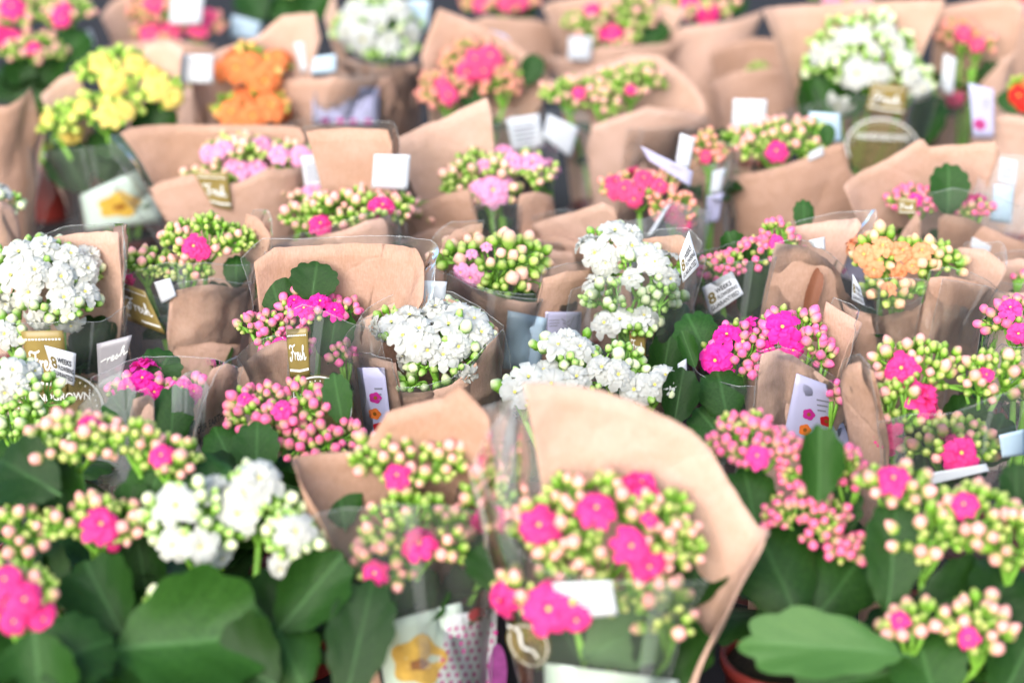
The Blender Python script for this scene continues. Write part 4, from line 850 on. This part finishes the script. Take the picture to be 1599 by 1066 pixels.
P(l='dark crimson kalanchoe at the top left with a big white tag', c='coral', at=(265, 30), z=.205, sl=(148, 342), op=.12, sp=.0105,
  lobes=[(255, 15, 50, 26), (310, 40, 45, 22), (250, 48, 45, 14)], fl=[(235, 50, 40), (270, 46, 40), (310, 42, 40), (325, 25, 36), (240, 5, 40)],
  pap=[('B', [(152, 25, 'b'), (200, -8, 'b'), (206, -8, 'b')]), ('F', [(152, 110), (170, 75), (200, 65), (262, 60), (330, 72)])], st=[('blank', [(268, -6), (319, -5), (315, 39), (264, 38)], -.05), ('blank', [(118, 52), (142, 46), (150, 70), (128, 75)], -.05)])
P(l='coral flower heads cut by the top edge, right of the upper white kalanchoe', c='coral', at=(790, 2), z=.21, sl=(705, 880), op=.2, sp=.0105, lobes=[(785, 2, 55, 18)], fl=[(750, 4, 36), (790, 5, 34), (812, 2, 34)], pap=[('F', [(710, 45), (760, 25), (830, 30), (875, 40)])], lv=[(815, 18, 40, 40, 30, 0, 20)])
P(l='green buds with one pink flower near the top edge, white tag at its left', c='hot', at=(955, 42), z=.205, sl=(855, 1072), op=0, sp=.0112, lobes=[(930, 35, 48, 24), (985, 25, 38, 28), (960, 60, 40, 14)], fl=[(955, 52, 46), (925, 15, 30)],
  pap=[('F', [(860, 85), (890, 90), (940, 72), (1000, 70), (1068, 60)]), ('B', [(860, 10, 'b'), (940, -8, 'b'), (1066, 20, 'b')])], st=[('blank', [(888, 58), (926, 58), (922, 96), (886, 94)], -.05)], lv=[(1020, 55, 40, 60, 50, 0, 30)])
P(l='pink kalanchoe at the top edge over a deep tan kraft front', c='hot', at=(1100, 18), z=.21, sl=(1008, 1194), op=.05, sp=.011, lobes=[(1090, 8, 60, 20)], fl=[(1105, 26, 46), (1075, 2, 40)], pap=[('F', [(1012, 60), (1070, 42), (1110, 38), (1150, 32), (1190, 15)])], lv=[(1140, 8, 50, 50, 40, 0, 30)])
P(l='slim pink kalanchoe with bare stems at upper right in tall kraft', c='coral', at=(1520, 75), z=.215, sl=(1455, 1605), op=.05, sp=.0105, lobes=[(1502, 55, 32, 22), (1525, 70, 25, 18)], fl=[(1505, 52, 32), (1527, 70, 30), (1495, 152, 32), (1490, 160, 30)],
  pap=[('B', [(1440, 20, 'b'), (1500, 8, 'b'), (1580, -4, 'b'), (1600, 10, 'b')]), ('F', [(1530, 130), (1560, 90), (1600, 60)])], film=[('F', [(1460, 130), (1490, 140), (1530, 150)])])
P(l='red kalanchoe cut by the right edge, kraft and lavender card before it', c='red', at=(1615, 160), z=.205, sl=(1516, 1710), op=.4, sp=.0105, lobes=[(1610, 150, 35, 25)], fl=[(1592, 150, 44), (1600, 160, 40)],
  pap=[('F', [(1520, 215), (1545, 180), (1580, 178), (1640, 190), (1700, 180)])], st=[('lav', [(1512, 130), (1552, 140), (1552, 215), (1520, 215)], -.05, [((1530, 195), 'pr_mag')])], lv=[(1580, 160, 40, 40, -20, -.01, 20)])
P(l='pink kalanchoe cut by the top edge behind the tall kraft at upper right', c='pale', at=(1300, -20), z=.205, sl=(1210, 1420), op=.1, lobes=[(1320, -15, 60, 20)], fl=[(1300, -5, 40), (1345, -2, 40)], pap=[('F', [(1215, 30), (1300, 22), (1415, 30)])])
P(l='dark leafy plant at the top edge right of the crimson one', c='white', at=(440, -5), z=.21, sl=(360, 520), op=0, lobes=[(450, -20, 45, 20)], lv=[(440, 10, 60, 60, -20, -.02, 30), (490, 10, 60, 60, 30, -.02, 30), (395, 5, 60, 60, -30, -.02, 30)], st=[('blue', [(362, 24), (408, 36), (402, 62), (360, 58)], -.05)])
P(l='kraft sleeve at the top right corner with a pink flower at the edge', c='coral', at=(1560, -20), z=.2, sl=(1470, 1680), op=.1, lobes=[(1560, -20, 50, 15), (1605, 15, 20, 18)], fl=[(1602, 12, 34)], pap=[('F', [(1475, 20), (1540, 10), (1600, 25), (1670, 20)])])
# ---- sleeves glimpsed between the rows
P(l='brown kraft sleeve without visible flowers in the gap left of the upper right white kalanchoe', c='hot', at=(1185, 110), z=.17, sl=(1110, 1262), op=0, nl=6, lobes=[(1185, 112, 16, 9)], pap=[('F', [(1112, 130), (1150, 112), (1200, 105), (1258, 118)]), ('B', [(1115, 80, 'b'), (1180, 60, 'b'), (1258, 75, 'b')])])
P(l='plain kraft flap showing between the yellow and the orange kalanchoe', c='yellow', at=(300, 110), z=.17, sl=(250, 365), op=0, nl=6, lobes=[(300, 112, 16, 9)], pap=[('F', [(252, 150), (280, 135), (320, 138), (362, 150)]), ('B', [(255, 110, 'b'), (310, 92, 'b'), (360, 100, 'b')])])
P(l='low kraft sleeve behind the tall white kalanchoe and the deep pink one', c='coral', at=(880, 365), z=.17, sl=(815, 950), op=0, nl=6, lobes=[(880, 368, 16, 9)], pap=[('F', [(818, 400), (850, 385), (900, 392), (945, 380)]), ('B', [(820, 360, 'b'), (880, 340, 'b'), (945, 350, 'b')])])
P(l='kraft corner standing behind the row of green and blush buds at left middle', c='pale', at=(660, 330), z=.18, sl=(600, 735), op=0, nl=6, lobes=[(660, 335, 16, 9)], pap=[('F', [(604, 385), (640, 370), (690, 350), (730, 362)]), ('B', [(606, 330, 'b'), (660, 318, 'b'), (730, 330, 'b')])])
P(l='small kraft sleeve at right between the peach-orange and rose kalanchoes', c='pink', at=(1590, 430), z=.18, sl=(1525, 1665), op=0, nl=6, lobes=[(1590, 432, 16, 9)], pap=[('F', [(1528, 470), (1560, 452), (1600, 455), (1660, 470)]), ('B', [(1530, 420, 'b'), (1590, 405, 'b'), (1660, 420, 'b')])])
P(l='dark leafy unwrapped kalanchoe between the low magenta one and the front white one', c='hot', at=(330, 760), z=.17, op=0, lobes=[(345, 760, 22, 12)], lv=[(330, 740, 90, 70, -20, 0, 30), (390, 770, 90, 80, 30, 0, 30)])
for i, d in enumerate(PL): Plant(d, i).build()
